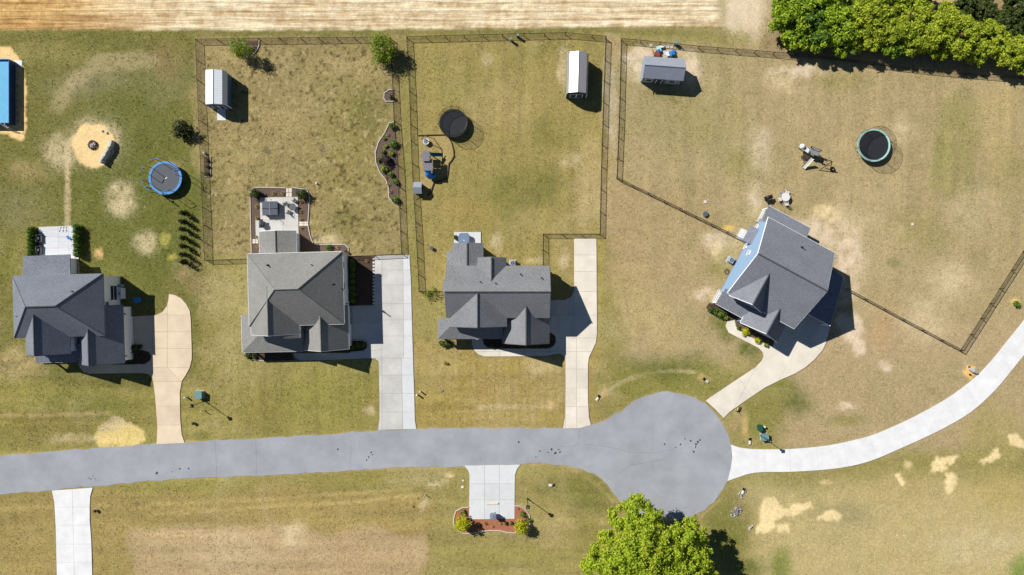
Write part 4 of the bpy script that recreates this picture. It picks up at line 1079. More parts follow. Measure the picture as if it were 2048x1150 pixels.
for y in (530, 572): h.window_u(uw, h.loc(694, y, 3.6)[1], 3.7, .9, 1.4, 1)
h.vent(534.7, 530.5, 6.6); h.vent(624, 529.5, 6.3); h.vent(667, 569, 6.5, .9)

# middle gabled house
h = House('middle house with grey gabled roof, front porch and rear sunroom', (1000, 590), 0, M_R3, M_sidet, gut=False)
rf, (u0, u1, v0, v1) = h.gable((893, 531.2, 4.7), (1099, 636, 4.7), 4.7, 7.2, 'u')
h.plane([(886, 558, 5.9), (896, 558, 5.9), (896, 584.5, 7.05), (886, 584.5, 7.05)])
h.walls(*(lambda a, b: (a[0], b[0], b[1], a[1]))(h.loc(888, 560, 5.5), h.loc(900, 583, 5.5)), 5.6)
h.gable((954.8, 515.8, 4.7), (1012.7, 565, 4.7), 4.7, 6.1)
h.gable((903.8, 487.3, 2.9), (966.8, 536, 2.9), 2.9, 3.8)
h.plane([(893.4, 502, 2.62), (906, 502, 2.97), (906, 533, 2.97), (893.4, 533, 2.62)])
h.walls(*(lambda a, b: (a[0], b[0], b[1], a[1]))(h.loc(895, 503.5, 2.5), h.loc(907, 533, 2.5)), 2.45)
h.gable((900, 582, 4.7), (1014, 653, 4.7), 4.7, 7.1)
rg, (gu0, gu1, gv0, gv1) = h.gable((1004, 606, 2.9), (1099, 686.3, 2.9), 2.9, 5.8)
Q = (901, 651, 3.75)
h.plane([(875.5, 678, 2.8), (1006, 678, 2.8), (1006, 648, 3.75), Q], [(0, 1)])
h.plane([(875, 637, 2.8), (875.5, 678, 2.8), Q, (901, 637, 3.75)], [(0, 1)])
h.walls(*(lambda a, b: (a[0], b[0], b[1], a[1]))(h.loc(879, 640, 2.6), h.loc(905, 660, 2.6)), 2.7)
h.deck((880, 655, .35), (1002, 676, .35))
for x in (879, 905, 935, 965): h.post(x, 675.5, 2.7)
h.garage_door_u(gu1 - .3, h.loc(1097, 680, 0)[1] + .3, h.loc(1097, 650, 0)[1] + .5)
h.lamp_u(u1 - .25, h.loc(1098, 560, 2.2)[1], 2.4)
for x, y, z in ((1041, 548.5, 5.6), (1083, 556, 5.9), (960.5, 563.5, 6.2), (991, 566.5, 6.3)): h.vent(x, y, z)
MB().box((u1 - .1, h.loc(1101, 541, 2)[1], 1.6), (.45, .6, .9)).build('meter_box', M_trim, h.o)
for x in (1044, 1075): h.window_v(v1 - .3, h.loc(x, 533, 2)[0], 1.7, 1.0, 1.4, 1)

# blue house at an angle
h = House('blue sided house with charcoal gable roof standing at an angle', (1560, 545), -28.3, M_R4, M_sideb)
rf, (u0, u1, v0, v1) = h.gable((1537, 434.3, 5.0), (1588.2, 657.4, 5.0), 5.0, 8.9, 'u')
a = h.loc(1537.7, 411, 2.7); b = h.loc(1621.5, 456, 2.7)
def LP(h, pts, eaves=()):        # roof plane from local points
    roof = MB().slab(pts, .15).build('roof', h.roofm, h.o)
    h.eave([(pts[i], pts[j]) for i, j in eaves], roof)
    return roof
LP(h, [(a[0], a[1], 2.7), (b[0], a[1], 2.7), (b[0], v1 - .4, 3.4), (a[0], v1 - .4, 3.4)], [(0, 1)])
MB().box(((a[0] + b[0]) / 2 + .1, (a[1] + v1) / 2 - .2, .2), (b[0] - a[0] - .2, a[1] - v1 - .1, .4)).build('porch_floor', M_conc_grey, h.o)
for u in (a[0] + .25, (a[0] + b[0]) / 2, b[0] - .25):
    MB().box((u, a[1] - .25, 1.3), (.2, .2, 2.6)).build('porch_post', M_trim, h.o)
rl = MB()
for z in (.55, 1.2): rl.box((a[0] + .25, (a[1] + v1) / 2, z), (.08, a[1] - v1 - .6, .08))
for k in range(9): rl.box((a[0] + .25, v1 + (a[1] - v1 - .4) * (k + .5) / 9, .85), (.05, .05, .7))
rl.build('railing', M_trim, h.o)
# front gables
l = h.loc(1454.4, 588, 5.0); r = h.loc(1525, 622, 5.0)
h.gut = False
h.gable((l[0] + .34, r[0]), (l[1], l[1] + 6.2), 5.0, 7.9)
h.gut = True
l = h.loc(1480.9, 644.8, 2.9); r = h.loc(1555.2, 683, 2.9)
rg, (gu0, gu1, gv0, gv1) = h.gable((l[0], r[0]), (l[1], l[1] + 8.0), 2.9, 5.85)
a = h.loc(1431.5, 607.5, 2.75); b = h.loc(1485, 640, 2.75)
LP(h, [(a[0], a[1], 2.75), (b[0] + .3, a[1], 2.75), (b[0] + .3, a[1] + 2.5, 3.6), (a[0], a[1] + 2.5, 3.6)], [(0, 1)])
MB().box(((a[0] + b[0]) / 2, a[1] + 1.3, .2), (b[0] - a[0] - .1, 2.2, .4)).build('porch_floor', M_conc_grey, h.o)
for u in (a[0] + .3, (a[0] + b[0]) / 2, b[0] - .1):
    MB().box((u, a[1] + .3, 1.3), (.2, .2, 2.6)).build('porch_post', M_trim, h.o)
rl = MB()
for z in (.55, 1.2): rl.box((a[0] + .3, a[1] + 1.2, z), (.08, 1.8, .08))
for k in range(6): rl.box((a[0] + .3, a[1] + .4 + k * .32, .85), (.05, .05, .7))
rl.build('railing', M_trim, h.o)
# low carport wing on the right
WZ = 2.75
cp = [(*h.loc(1606, 622.5, WZ), WZ + .25), (*h.loc(1660.5, 652, WZ), WZ), (*h.loc(1687, 556.5, WZ), WZ), (*h.loc(1655, 530, WZ), WZ + .25)]
LP(h, cp, [(0, 1), (1, 2)])
for p in (cp[1], cp[2], ((cp[1][0] + cp[2][0]) / 2, (cp[1][1] + cp[2][1]) / 2, WZ)):
    MB().box((p[0] - .25, p[1] * .985, WZ / 2), (.2, .2, WZ - .12)).build('carport_post', M_trim, h.o)
MB().box((u1 + 1.2, cp[1][1] + .35, 1.3), (1.6, .12, 2.6)).build('wall', M_sideb, h.o)
uw = u0 + .25
for px, py in ((1513, 454), (1491.3, 493), (1497.5, 506)):
    p = h.on_u(px, py, uw); h.window_u(uw, p[1], p[2], .75, 1.0, -1)
p = h.on_u(1494, 477, uw)
dr = MB().box((uw - .04, p[1], 1.25), (.08, 1.0, 2.1)).build('side_door', M_trim, h.o)
MB().box((uw - .09, p[1] + .38, 1.2), (.05, .06, .06)).build('handle', M_black, dr)
LP(h, [(uw - 1.25, p[1] - 1.2, 2.6), (uw - 1.25, p[1] + 1.2, 2.6), (uw, p[1] + 1.2, 3.0), (uw, p[1] - 1.2, 3.0)])
st = MB()
st.box((uw - .6, p[1], .2), (1.2, 1.6, .4)); st.box((uw - 1.4, p[1], .1), (.4, 1.6, .2))
st.build('door_step', M_conc_blue, h.o)
h.garage_door_u(gu1 - .3, gv0 + .8, gv0 + 4.6)
h.vent(1604.5, 494.5, 6.4)
h.lamp_u(u1 - .25, v0 + 3.2, 2.4)
# ------------------------------------------------------------------ sheds
def shed_gambrel(label, cx, cy, wd, ln, roofm, wallm, ramp=True, rz=0.0, cat='shed', ridge=3.3):
    x, y = W(cx, cy); t = thing('shed', label, cat, (x, y, 0), R(rz) + 1e-9)
    hw = wd / 2; wz, bz, rzv = 1.95, 2.85, ridge; bw = hw * .82
    P = [(-hw - .08, wz - .05), (-bw, bz), (0, rzv), (bw, bz), (hw + .08, wz - .05)]
    for i in range(4):
        a, b = P[i], P[i + 1]
        r = MB().slab([(a[0], -ln / 2 - .1, a[1]), (b[0], -ln / 2 - .1, b[1]), (b[0], ln / 2 + .1, b[1]), (a[0], ln / 2 + .1, a[1])], .05).build('roof_panel', roofm, t)
        rib = MB(); n = int(ln / .23); d = Vector((b[0] - a[0], 0, b[1] - a[1])); nn = Vector((-d.z, 0, d.x)).normalized()
        for k in range(n + 1):
            yy = -ln / 2 + k * ln / n
            p, q = Vector((a[0], yy, a[1])) + nn * .012, Vector((b[0], yy, b[1])) + nn * .012
            rib.tube([p, q], .022, 4)
        rib.build('rib', roofm, r)['kind'] = 'stuff'
    MB().tube([(0, -ln / 2 - .11, rzv + .02), (0, ln / 2 + .11, rzv + .02)], .07, 5).build('ridge_cap', roofm, t)
    Q = [(-hw, .1), (hw, .1), (hw, wz - .12), (bw - .05, bz - .1), (0, rzv - .08), (-bw + .05, bz - .1), (-hw, wz - .12)]
    vs = [(p[0], -ln / 2, p[1]) for p in Q] + [(p[0], ln / 2, p[1]) for p in Q]
    MB().add(vs, [tuple(range(7)), tuple(range(13, 6, -1))] + [(k, 7 + k, 7 + (k + 1) % 7, (k + 1) % 7) for k in range(7)]).build('wall', wallm, t)
    for u in (-hw + .15, 0, hw - .15): MB().box((u, 0, .05), (.12, ln, .1)).build('skid', M_timber, t)
    for s in (-1, 1):
        d = MB().box((s * .46, -ln / 2 - .03, 1.05), (.88, .05, 1.75)).build('door', M_shedd if wallm is not M_shedl else M_white, t)
        f = MB()
        for dz in (.2, 1.9): f.box((s * .46, -ln / 2 - .07, dz), (.92, .04, .09))
        for du in (-.42, .42): f.box((s * .46 + du, -ln / 2 - .07, 1.05), (.09, .04, 1.7))
        f.build('door_trim', M_trim, d)
    for u in (-hw, hw): MB().box((u, -ln / 2, 1.0), (.12, .12, 1.8)).build('corner_trim', M_trim, t)
    if ramp:
        r = MB().slab([(-.1 - .62, -ln / 2 - .05, .14), (.52, -ln / 2 - .05, .14), (.52, -ln / 2 - 1.7, .03), (-.72, -ln / 2 - 1.7, .03)], .05)
        r.build('ramp', M_conc_white, t)
    return t
shed_gambrel('white barn shed with ramp inside the left fenced yard', 444.5, 185.5, 2.9, 4.7, M_metalw, M_shedw, ridge=3.08)
shed_gambrel('long bright metal roofed barn shed in the middle yard by the fence', 1152, 157, 2.95, 5.6, M_metalg, M_shedd, ramp=False, rz=-1.5)
# wide gable shed of the right yard
x, y = W(1320, 148); t = thing('shed', 'wide blue grey gable shed with front windows in the right yard', 'shed', (x, y, 0), R(-4.2))
LN, DP, ZE, ZR = 5.6, 2.9, 2.6, 3.55
for s in (-1, 1):
    r = MB().slab([(-LN / 2 - .12, s * (DP / 2 + .12), ZE - .06), (LN / 2 + .12, s * (DP / 2 + .12), ZE - .06), (LN / 2 + .12, 0, ZR), (-LN / 2 - .12, 0, ZR)], .05).build('roof_panel', M_metalb, t)
    rib = MB()
    for k in range(25):
        u = -LN / 2 + k * LN / 24
        rib.tube([(u, s * (DP / 2 + .12), ZE - .045), (u, 0, ZR + .015)], .022, 4)
    rib.build('rib', M_metalb, r)['kind'] = 'stuff'
MB().tube([(-LN / 2 - .13, 0, ZR + .02), (LN / 2 + .13, 0, ZR + .02)], .08, 5).build('ridge_cap', M_metalb, t)
P = [(-DP / 2, .1), (DP / 2, .1), (DP / 2, ZE - .1), (0, ZR - .08), (-DP / 2, ZE - .1)]
vs = [(-LN / 2, p[0], p[1]) for p in P] + [(LN / 2, p[0], p[1]) for p in P]
MB().add(vs, [tuple(range(4, -1, -1)), tuple(range(5, 10))] + [(k, (k + 1) % 5, 5 + (k + 1) % 5, 5 + k) for k in range(5)]).build('wall', M_shedl, t)
for u in (-1.9, 1.5):
    f = MB()
    for dz in (-.45, .45): f.box((u, -DP / 2 - .04, 1.5 + dz), (1.1, .08, .09))
    for du in (-.5, .5): f.box((u + du, -DP / 2 - .04, 1.5), (.09, .08, .9))
    w = f.build('window', M_trim, t); MB().box((u, -DP / 2 - .02, 1.5), (1.0, .03, .85)).build('pane', M_glass, w)
for u in (-.75, .05):
    d = MB().box((u, -DP / 2 - .03, 1.1), (.76, .05, 1.9)).build('door', M_shedd, t)
    MB().box((u, -DP / 2 - .07, 1.1), (.1, .04, 1.8)).build('door_brace', M_trim, d)
MB().box((0, 0, .05), (LN - .1, DP - .1, .1)).build('skid', M_timber, t)
for u in (-2.6, 2.7):
    MB().box((u, -DP / 2 - .25, 1.95), (.1, .5, .1)).build('bracket', M_black, t)
# little playhouse
x, y = W(837.5, 378); t = thing('playhouse', 'tiny playhouse with grey roof beside the fence and play pit', 'playhouse', (x, y, 0), 1e-9)
for s in (-1, 1):
    MB().slab([(-.62, s * .85, 1.25), (.62, s * .85, 1.25), (.62, 0, 1.75), (-.62, 0, 1.75)], .05).build('roof_panel', M_metalb, t)
P = [(-.75, 0), (.75, 0), (.75, 1.2), (0, 1.65), (-.75, 1.2)]
vs = [(-.5, p[0], p[1]) for p in P] + [(.5, p[0], p[1]) for p in P]
MB().add(vs, [tuple(range(4, -1, -1)), tuple(range(5, 10))] + [(k, (k + 1) % 5, 5 + (k + 1) % 5, 5 + k) for k in range(5)]).build('wall', M_woodb, t)
MB().box((.52, -.1, .5), (.04, .5, 1.0)).build('door', M_timber, t)
pl = MB()
pl.tube([(-.4, -1.0, .04), (.45, -1.6, .04)], .03, 4); pl.tube([(-.4, -1.6, .04), (.45, -1.0, .04)], .03, 4)
pl.build('leg_frame', M_timber, t)

# ------------------------------------------------------------------ chain link fences
FH = .95
def fence_unit():
    mb = MB(); st = .09; w = .0026; H = FH - .08
    n = int(2.8 / st)
    def wire(a, b):
        d = (Vector(b) - Vector(a)).normalized(); s = Vector((d.z, 0, -d.x)) * w
        a, b = Vector(a), Vector(b)
        mb.add([a + s, a + Vector((0, w, 0)) * 1.2, a - s, b + s, b + Vector((0, w, 0)) * 1.2, b - s], [(0, 1, 4, 3), (1, 2, 5, 4), (2, 0, 3, 5)])
    k = -H
    while k < 2.8:
        a0, a1 = max(k, 0), min(k + H, 2.8)
        if a1 > a0:
            wire((a0 / 2.8, 0, .05 + a0 - k), (a1 / 2.8, 0, .05 + a1 - k)); wire((a0 / 2.8, 0, .05 + H - (a0 - k)), (a1 / 2.8, 0, .05 + H - (a1 - k)))
        k += st
    me = bpy.data.meshes.new('mesh_panel'); me.from_pydata(mb.v, [], mb.f); me.materials.append(M_fence); return me
ME_PANEL = fence_unit()
def simple(name, fn, m):
    mb = MB(); fn(mb); me = bpy.data.meshes.new(name); me.from_pydata(mb.v, [], mb.f); me.materials.append(m); return me
ME_POST = simple('post', lambda b: (b.cyl((0, 0, -.05), .05, FH + .08, 8), b.dome((0, 0, FH + .03), .045, .045, .04, 8, 3)), M_fence)
ME_RAIL = simple('rail', lambda b: b.tube([(0, 0, FH), (1, 0, FH)], .036, 6), M_fence)
ME_RAILB = simple('bottom_rail', lambda b: b.tube([(0, 0, .06), (1, 0, .06)], .014, 5), M_fence)
def fence(label, runs):
    p0 = Vector(W(*runs[0][0], FH)); root = thing('fence', label, 'fence', (p0.x, p0.y, 0))
    for run in runs:
        pts = [Vector(W(*p, FH)) for p in run]
        for j, (a, b) in enumerate(zip(pts[:-1], pts[1:])):
            d = b - a; n = max(1, round(d.length / 2.9)); an = math.atan2(d.y, d.x); sg = d.length / n
            for i in range(n + 1):
                q = a + d * i / n
                if i > 0 or j == 0:
                    o = link('post', ME_POST, root); o.location = (q.x - p0.x, q.y - p0.y, 0)
                if i < n:
                    for nm, me in (('mesh_panel', ME_PANEL), ('rail', ME_RAIL), ('bottom_rail', ME_RAILB)):
                        o = link(nm, me, root); o.location = (q.x - p0.x, q.y - p0.y, 0); o.rotation_euler = (0, 0, an); o.scale = (sg, 1, 1)
    return root
fence('black chain link fence around the yard with the white barn shed', [[(490, 518), (408.8, 520.5), (403, 380), (397, 240), (390.5, 78), (600, 75), (780, 73.5), (784, 150), (788, 240), (796, 330), (799, 415), (803, 508), (747, 511), (699, 512.5)]])
fence('black chain link fence around the middle yard with the black trampoline', [[(888, 583), (838, 583), (833, 480), (826, 370), (822, 280), (819, 180), (813, 73), (1005, 68), (1132, 65), (1185, 69.5), (1213, 72.5), (1208, 200), (1204, 330), (1201, 468), (1086.5, 468), (1086.5, 529)]])
fence('black chain link fence around the dry right yard of the blue house', [[(1489, 480), (1362, 417), (1235, 355), (1240, 230), (1244, 76.5), (1400, 92), (1550, 104), (1640, 112), (1750, 125), (1900, 142), (2048, 154), (2130, 161)],
      [(1697, 578), (1812, 640), (1928.5, 702), (1970, 637), (2008, 577), (2055, 503), (2120, 400)]])

# ------------------------------------------------------------------ trampolines
def net_mesh(mb, c, r, z0, z1, st=.085, w=.006, n=None):
    n = n or int(2 * math.pi * r / st); m = int((z1 - z0) / st)
    P = lambda i, j: Vector((c[0] + r * math.cos(2 * math.pi * i / n), c[1] + r * math.sin(2 * math.pi * i / n), z0 + (z1 - z0) * j / m))
    for i in range(n):
        a, b = P(i, 0), P(i, m); t = Vector((-math.sin(2 * math.pi * i / n), math.cos(2 * math.pi * i / n), 0)) * w
        mb.add([a - t, a + t, b + t, b - t], [(0, 1, 2, 3)])
    for j in range(m + 1):
        k = 48; up = Vector((0, 0, w))
        Q = lambda i: Vector((c[0] + r * math.cos(2 * math.pi * i / k), c[1] + r * math.sin(2 * math.pi * i / k), z0 + (z1 - z0) * j / m))
        for i in range(k): mb.add([Q(i) - up, Q(i + 1) - up, Q(i + 1) + up, Q(i) + up], [(0, 1, 2, 3)])
def trampoline(label, px, py, rpx, padm, matm, style, pw=.34):
    z = .9; x, y = W(px, py, z); r = rpx * (HC - z) / FP; c = (x, y)
    t = thing('trampoline', label, 'trampoline', (x, y, 0))
    MB().ring(c, r - pw, r, z - .03, z + .05, 48).build('safety_pad', padm, t, smooth=False)
    MB().cyl((x, y, z - .06), r - pw + .02, .05, 48).build('jump_mat', matm, t)
    MB().tube([(x + (r - .05) * math.cos(2 * math.pi * i / 40), y + (r - .05) * math.sin(2 * math.pi * i / 40), z - .07) for i in range(40)], .03, 6, True).build('frame', M_grey, t)
    for k in range(4 if style == 'arch' else 6):
        a = 2 * math.pi * (k + .3) / (4 if style == 'arch' else 6); w = .28
        p = [(x + (r - .06) * math.cos(a + s * w), y + (r - .06) * math.sin(a + s * w), zz) for s, zz in ((-1, z - .08), (-1, .03), (1, .03), (1, z - .08))]
        MB().tube(p, .028, 6).build('leg', M_grey, t)
    if style == 'arch':       # bent pole pairs without a net
        for k, a in enumerate((R(155), R(205), R(95), R(15), R(-65), R(-130))):
            w = .2; rr = r + .06; pts = []
            for s in (-1, 1):
                leg = [(x + rr * math.cos(a + s * w), y + rr * math.sin(a + s * w), .3), (x + (rr + .08) * math.cos(a + s * w), y + (rr + .08) * math.sin(a + s * w), 2.6), (x + (rr - .05) * math.cos(a + s * w * .9), y + (rr - .05) * math.sin(a + s * w * .9), 3.0)]
                pts += leg if s < 0 else leg[::-1]
            p = MB().tube(pts, .04, 6).build('net_pole', M_black, t)
            MB().tube([Vector(pts[1]) + Vector((0, 0, .05)), Vector(pts[2]) + Vector((0, 0, .03)), Vector(pts[3]) + Vector((0, 0, .03)), Vector(pts[4]) + Vector((0, 0, .05))], .05, 6).build('foam_sleeve', M_tblue, p)
        MB().box((x + .05, y - .05, z + .0), (.55, .12, .012), R(30)).build('mat_logo', M_plw, t)
    else:
        for k in range(6):
            a = 2 * math.pi * (k + .15) / 6; ro = r + .05
            pts = [(x + ro * math.cos(a), y + ro * math.sin(a), .25), (x + (ro + .1) * math.cos(a), y + (ro + .1) * math.sin(a), 1.7), (x + (ro + .02) * math.cos(a), y + (ro + .02) * math.sin(a), 2.5)]
            MB().tube(pts, .03, 6).build('net_pole', M_black, t)
        rt = r - .02
        MB().tube([(x + (rt + .04) * math.cos(2 * math.pi * i / 40), y + (rt + .04) * math.sin(2 * math.pi * i / 40), 2.5) for i in range(40)], .02, 5, True).build('top_ring', M_black, t)
        mb = MB(); net_mesh(mb, c, rt - .02 if style == 'net' else rt, z, 2.48); mb.build('net', M_net, t)
    return t
trampoline('blue ringed trampoline with bent poles and no net', 330.5, 356, 33.5, M_tblue, M_mat, 'arch')
trampoline('black netted trampoline beside the play pit in the middle yard', 907, 246.5, 28.5, M_blackp, M_matd, 'net')
trampoline('teal ringed netted trampoline in the dry right yard', 1747.5, 290.5, 33, M_teal, M_matd, 'net2', .25)

# ------------------------------------------------------------------ playsets
x, y = W(855, 322); t = thing('playset', 'wooden playset with grey roof, teal slide and blue tube in the dirt pit', 'playset', (x, y, 0))
def Gz(px, py, z): return G(px, py, z)
for a, b, z in (((845, 301), (859, 322), 2.55), ((846, 319), (865, 341), 2.2)):
    n = 7
    for k in range(n):
        y0 = a[1] + (b[1] - a[1]) * k / n; y1 = a[1] + (b[1] - a[1]) * (k + 1) / n
        p = [G(a[0], y0 + .25, z), G(b[0], y0 + .25, z), G(b[0], y1, z), G(a[0], y1, z)]
        MB().slab([tuple(q) for q in p], .04).build('roof_plank', M_wood, t)
for px, py, z in ((846, 303, 2.5), (858, 303, 2.5), (847, 321, 2.5), (858, 321, 2.5), (848, 339, 2.15), (863, 339, 2.15)):
    q = G(px, py, z); MB().box((q.x, q.y, z / 2), (.11, .11, z)).build('post', M_woodb, t)
for py in (312, 330):
    q = G(854, py, 1.4); MB().box((q.x, q.y, 1.35), (1.05, 1.2, .08)).build('deck', M_woodb, t)
for px, py in ((842, 309), (842, 313), (842, 317), (841, 321)):
    q = G(px, py, .8); MB().box((q.x, q.y, .9), (.7, .08, .06), R(20)).build('ladder_rung', M_wood, t)
q0, q1 = G(861, 309.5, 1.35), G(886, 310.5, .25)
pr = []
for k in range(9):
    f = k / 8; p = q0.lerp(q1, f); z = 1.4 - 1.2 * (f ** .9) + .05
    pr.append([(p.x, p.y + .28 * math.sin(a), z + .22 - .24 * math.cos(a)) for a in [R(v) for v in (-100, -60, -20, 20, 60, 100)]])
vs = [v for r_ in pr for v in r_]; fs = [(i * 6 + j, i * 6 + j + 1, (i + 1) * 6 + j + 1, (i + 1) * 6 + j) for i in range(8) for j in range(5)]
MB().add(vs, fs).build('slide', M_slteal, t, smooth=True)
q = G(857, 347, 1.4)
pts = [Vector((q.x, q.y + .5, 1.5)), Vector((q.x - .02, q.y + .1, 1.45)), Vector((q.x - .08, q.y - .1, 1.1)), Vector((q.x + .15, q.y - .3, .7)), Vector((q.x + .55, q.y - .2, .42)), Vector((q.x + .75, q.y + .1, .4))]
MB().tube(pts, [.42, .46, .46, .44, .42, .42], 14).build('tube_slide', M_slblue, t, smooth=True)
b0, b1 = G(851, 272, 2.3), G(852, 302, 2.3)
MB().tube([b0, b1], .06, 6).build('swing_beam', M_wood, t)
for s in (-1, 1): MB().tube([b0, (b0.x + s * .9, b0.y + .15, .0)], .05, 6).build('swing_leg', M_woodb, t)
q = G(852, 283, .5)
MB().ring((q.x, q.y), .34, .46, .45, .52, 20).build('swing_ring', M_plw, t); MB().cyl((q.x, q.y, .46), .35, .02, 20).build('swing_seat', M_cover2, t)
for a in range(4): MB().tube([(q.x + .4 * math.cos(a * 1.57), q.y + .4 * math.sin(a * 1.57), .5), (b0.x, (b0.y + b1.y) / 2, 2.3)], .012, 4).build('rope', M_timber, t)
tb = thing('play_pit_border', 'dark timber border curving round the dirt play pit', 'border', (*W(*PLAYPIT[0]), 0))
bp = [G(x, y) for x, y in ((836, 271), (862, 270), (889, 269.5), (897, 275), (903, 285), (907, 300), (908, 312), (904, 320), (898, 327), (896.5, 338), (896, 347), (893, 357), (887, 360), (868, 365), (865, 373), (862, 384), (855, 391))]
for a, b in zip(bp[:-1], bp[1:]):
    d = b - a
    MB().box(((a.x + b.x) / 2, (a.y + b.y) / 2, .06), (d.length, .12, .14), math.atan2(d.y, d.x)).build('timber', M_timber, tb)

x, y = W(1625, 308); t = thing('playset', 'small playset with white slide and swing frame in the dry right yard', 'playset', (x, y, 0))
q0, q1 = G(1623, 317, 1.25), G(1606, 336, .1)
d = (q1 - q0).normalized(); sd = Vector((-d.y, d.x, 0)).normalized()
pr = []
for k in range(9):
    f = k / 8; p = q0.lerp(q1, f); zz = 1.3 * (1 - f) ** 1.1 + .12
    pr += [Vector((p.x, p.y, zz + h_)) + sd * w_ for w_, h_ in ((-.3, .16), (-.26, .02), (.26, .02), (.3, .16))]
MB().add(pr, [(i * 4 + j, i * 4 + j + 1, (i + 1) * 4 + j + 1, (i + 1) * 4 + j) for i in range(8) for j in range(3)]).build('slide', M_plw, t)
q = G(1605, 293, 1.3); MB().dome((q.x, q.y, 1.25), .42, .42, .5, 14, 5).build('lookout_dome', M_plw, t, smooth=True); MB().cyl((q.x, q.y, 0), .07, 1.3, 8).build('post', M_grey, t)
q = G(1614, 300, 1.2); MB().box((q.x, q.y, 1.2), (.9, .6, .1), R(-35)).build('ledge', M_plw, t)
q = G(1630, 303, 1.5)
dk = MB().box((q.x, q.y, 1.3), (1.6, .9, .07), R(-20)).build('deck', M_grey, t)
for k in range(6): MB().box((q.x + (k - 2.5) * .25 * math.cos(R(-20)), q.y + (k - 2.5) * .25 * math.sin(R(-20)), 1.36), (.2, .88, .04), R(-20)).build('deck_slat', M_grey, t)
for a in (-.7, .7):
    for b in (-.38, .38):
        MB().box((q.x + a * .94 + b * .34, q.y - a * .34 + b * .94, .95), (.09, .09, 1.9), R(-20)).build('post', M_timber, t)
MB().tube([(q.x - .8, q.y + .7, 1.9), (q.x + .8, q.y + .1, 1.9)], .04, 5).build('rail', M_timber, t)
MB().box((q.x - .9, q.y - .5, .65), (.9, .7, .06), R(-35)).build('climbing_panel', M_timber, t)
for k in range(3): MB().box((q.x - 1.2 - k * .1, q.y - .6 - k * .2, .3 + .2 * k), (.7, .1, .06), R(-35)).build('ladder_rung', M_timber, t)
b0, b1 = G(1638, 313, 2.0), G(1664, 323, 2.0)
MB().tube([b0, b1], .06, 6).build('swing_beam', M_timber, t)
for dx, dy in ((-.9, -.9), (.7, -.7)): MB().tube([b1, (b1.x + dx, b1.y + dy, 0)], .05, 6).build('swing_leg', M_timber, t)
MB().tube([(b1.x - .45, b1.y - .45, 1.0), (b1.x + .35, b1.y - .35, 1.0)], .035, 5).build('brace', M_timber, t)
m = b0.lerp(b1, .6)
sw = MB().box((m.x, m.y, .5), (.45, .2, .04)).build('swing_seat', M_black, t)
for s in (-1, 1): MB().tube([(m.x + s * .2, m.y, .5), (m.x + s * .2, m.y, 2.0)], .01, 4).build('chain', M_black, sw)
q = G(1666, 338, .3); tw = MB().tube([(q.x + .3 * math.cos(a * .5236), q.y + .3 * math.sin(a * .5236), .15) for a in range(12)], .09, 6, True).build('tyre_swing', M_blackp, t)

# ------------------------------------------------------------------ swimming pool
PX0, PX1, PY0, PY1 = -60, 17.5, 118.5, 245.5
a = G(PX0, PY1, 1.3); b = G(PX1, PY0, 1.3)
t = thing('swimming_pool', 'rectangular blue frame pool cut by the left picture edge', 'pool', (b.x, a.y, 0), 1e-9)
ln = b.y - a.y; wd = b.x - a.x; ox, oy = b.x, a.y
def box_l(u0, u1, v0, v1, z0, z1): return MB().box(((u0 + u1) / 2, (v0 + v1) / 2, (z0 + z1) / 2), (u1 - u0, v1 - v0, z1 - z0))
MB().slab([(-.3, ln - .1, .012), (.95, ln - .9, .012), (1.0, ln + .25, .012), (-.3, ln + .2, .012)], .03).build('ground_cloth', M_conc_white, t)
MB().box((-wd / 2, ln / 2, .06), (wd - .1, ln - .1, .04)).build('pool_floor', M_blue, t)
M_water = mat('pool_water', S(126, 200, 240), .05, .06, 1.0, spec=.5, bump=.15, bscale=3)
for u0, u1, v0, v1 in ((-.06, 0, 0, ln), (-wd, -wd + .06, 0, ln), (-wd, 0, 0, .06), (-wd, 0, ln - .06, ln)):
    box_l(u0, u1, v0, v1, .02, 1.26).build('liner_wall', M_blue, t)
box_l(.0, .03, -.02, ln + .02, .02, 1.22).build('outer_wall', M_navy, t)  # dark panels over the liner, painted as the pool's shaded sides
box_l(-wd, .03, -.05, -.0, .02, 1.22).build('outer_wall', M_navy, t)
MB().box((-wd / 2, ln / 2, .98), (wd - .13, ln - .13, .02)).build('water', M_water, t)
rm = MB()
for p, q in (((0, 0), (0, ln)), ((0, ln), (-wd, ln)), ((-wd, ln), (-wd, 0)), ((-wd, 0), (0, 0))): rm.tube([(p[0], p[1], 1.28), (q[0], q[1], 1.28)], .06, 8)
rm.build('top_rail', M_tblue, t)
for k in range(9):
    v = ln * (k + .5) / 9
    MB().tube([(.05, v, 1.2), (.3, v, .7), (.42, v, .03)], .05, 6).build('side_leg', M_navy, t)
lad = MB()
for s in (0, .5):
    lad.tube([(-.9 + s, -.05, 1.6), (-.9 + s, -.3, 1.6), (-.9 + s, -.75, .02)], .035, 6)
for k in range(4): lad.tube([(-.9, -.35 - .1 * k, 1.3 - .33 * k), (-.4, -.35 - .1 * k, 1.3 - .33 * k)], .03, 5)
lad.build('ladder', M_plw, t)

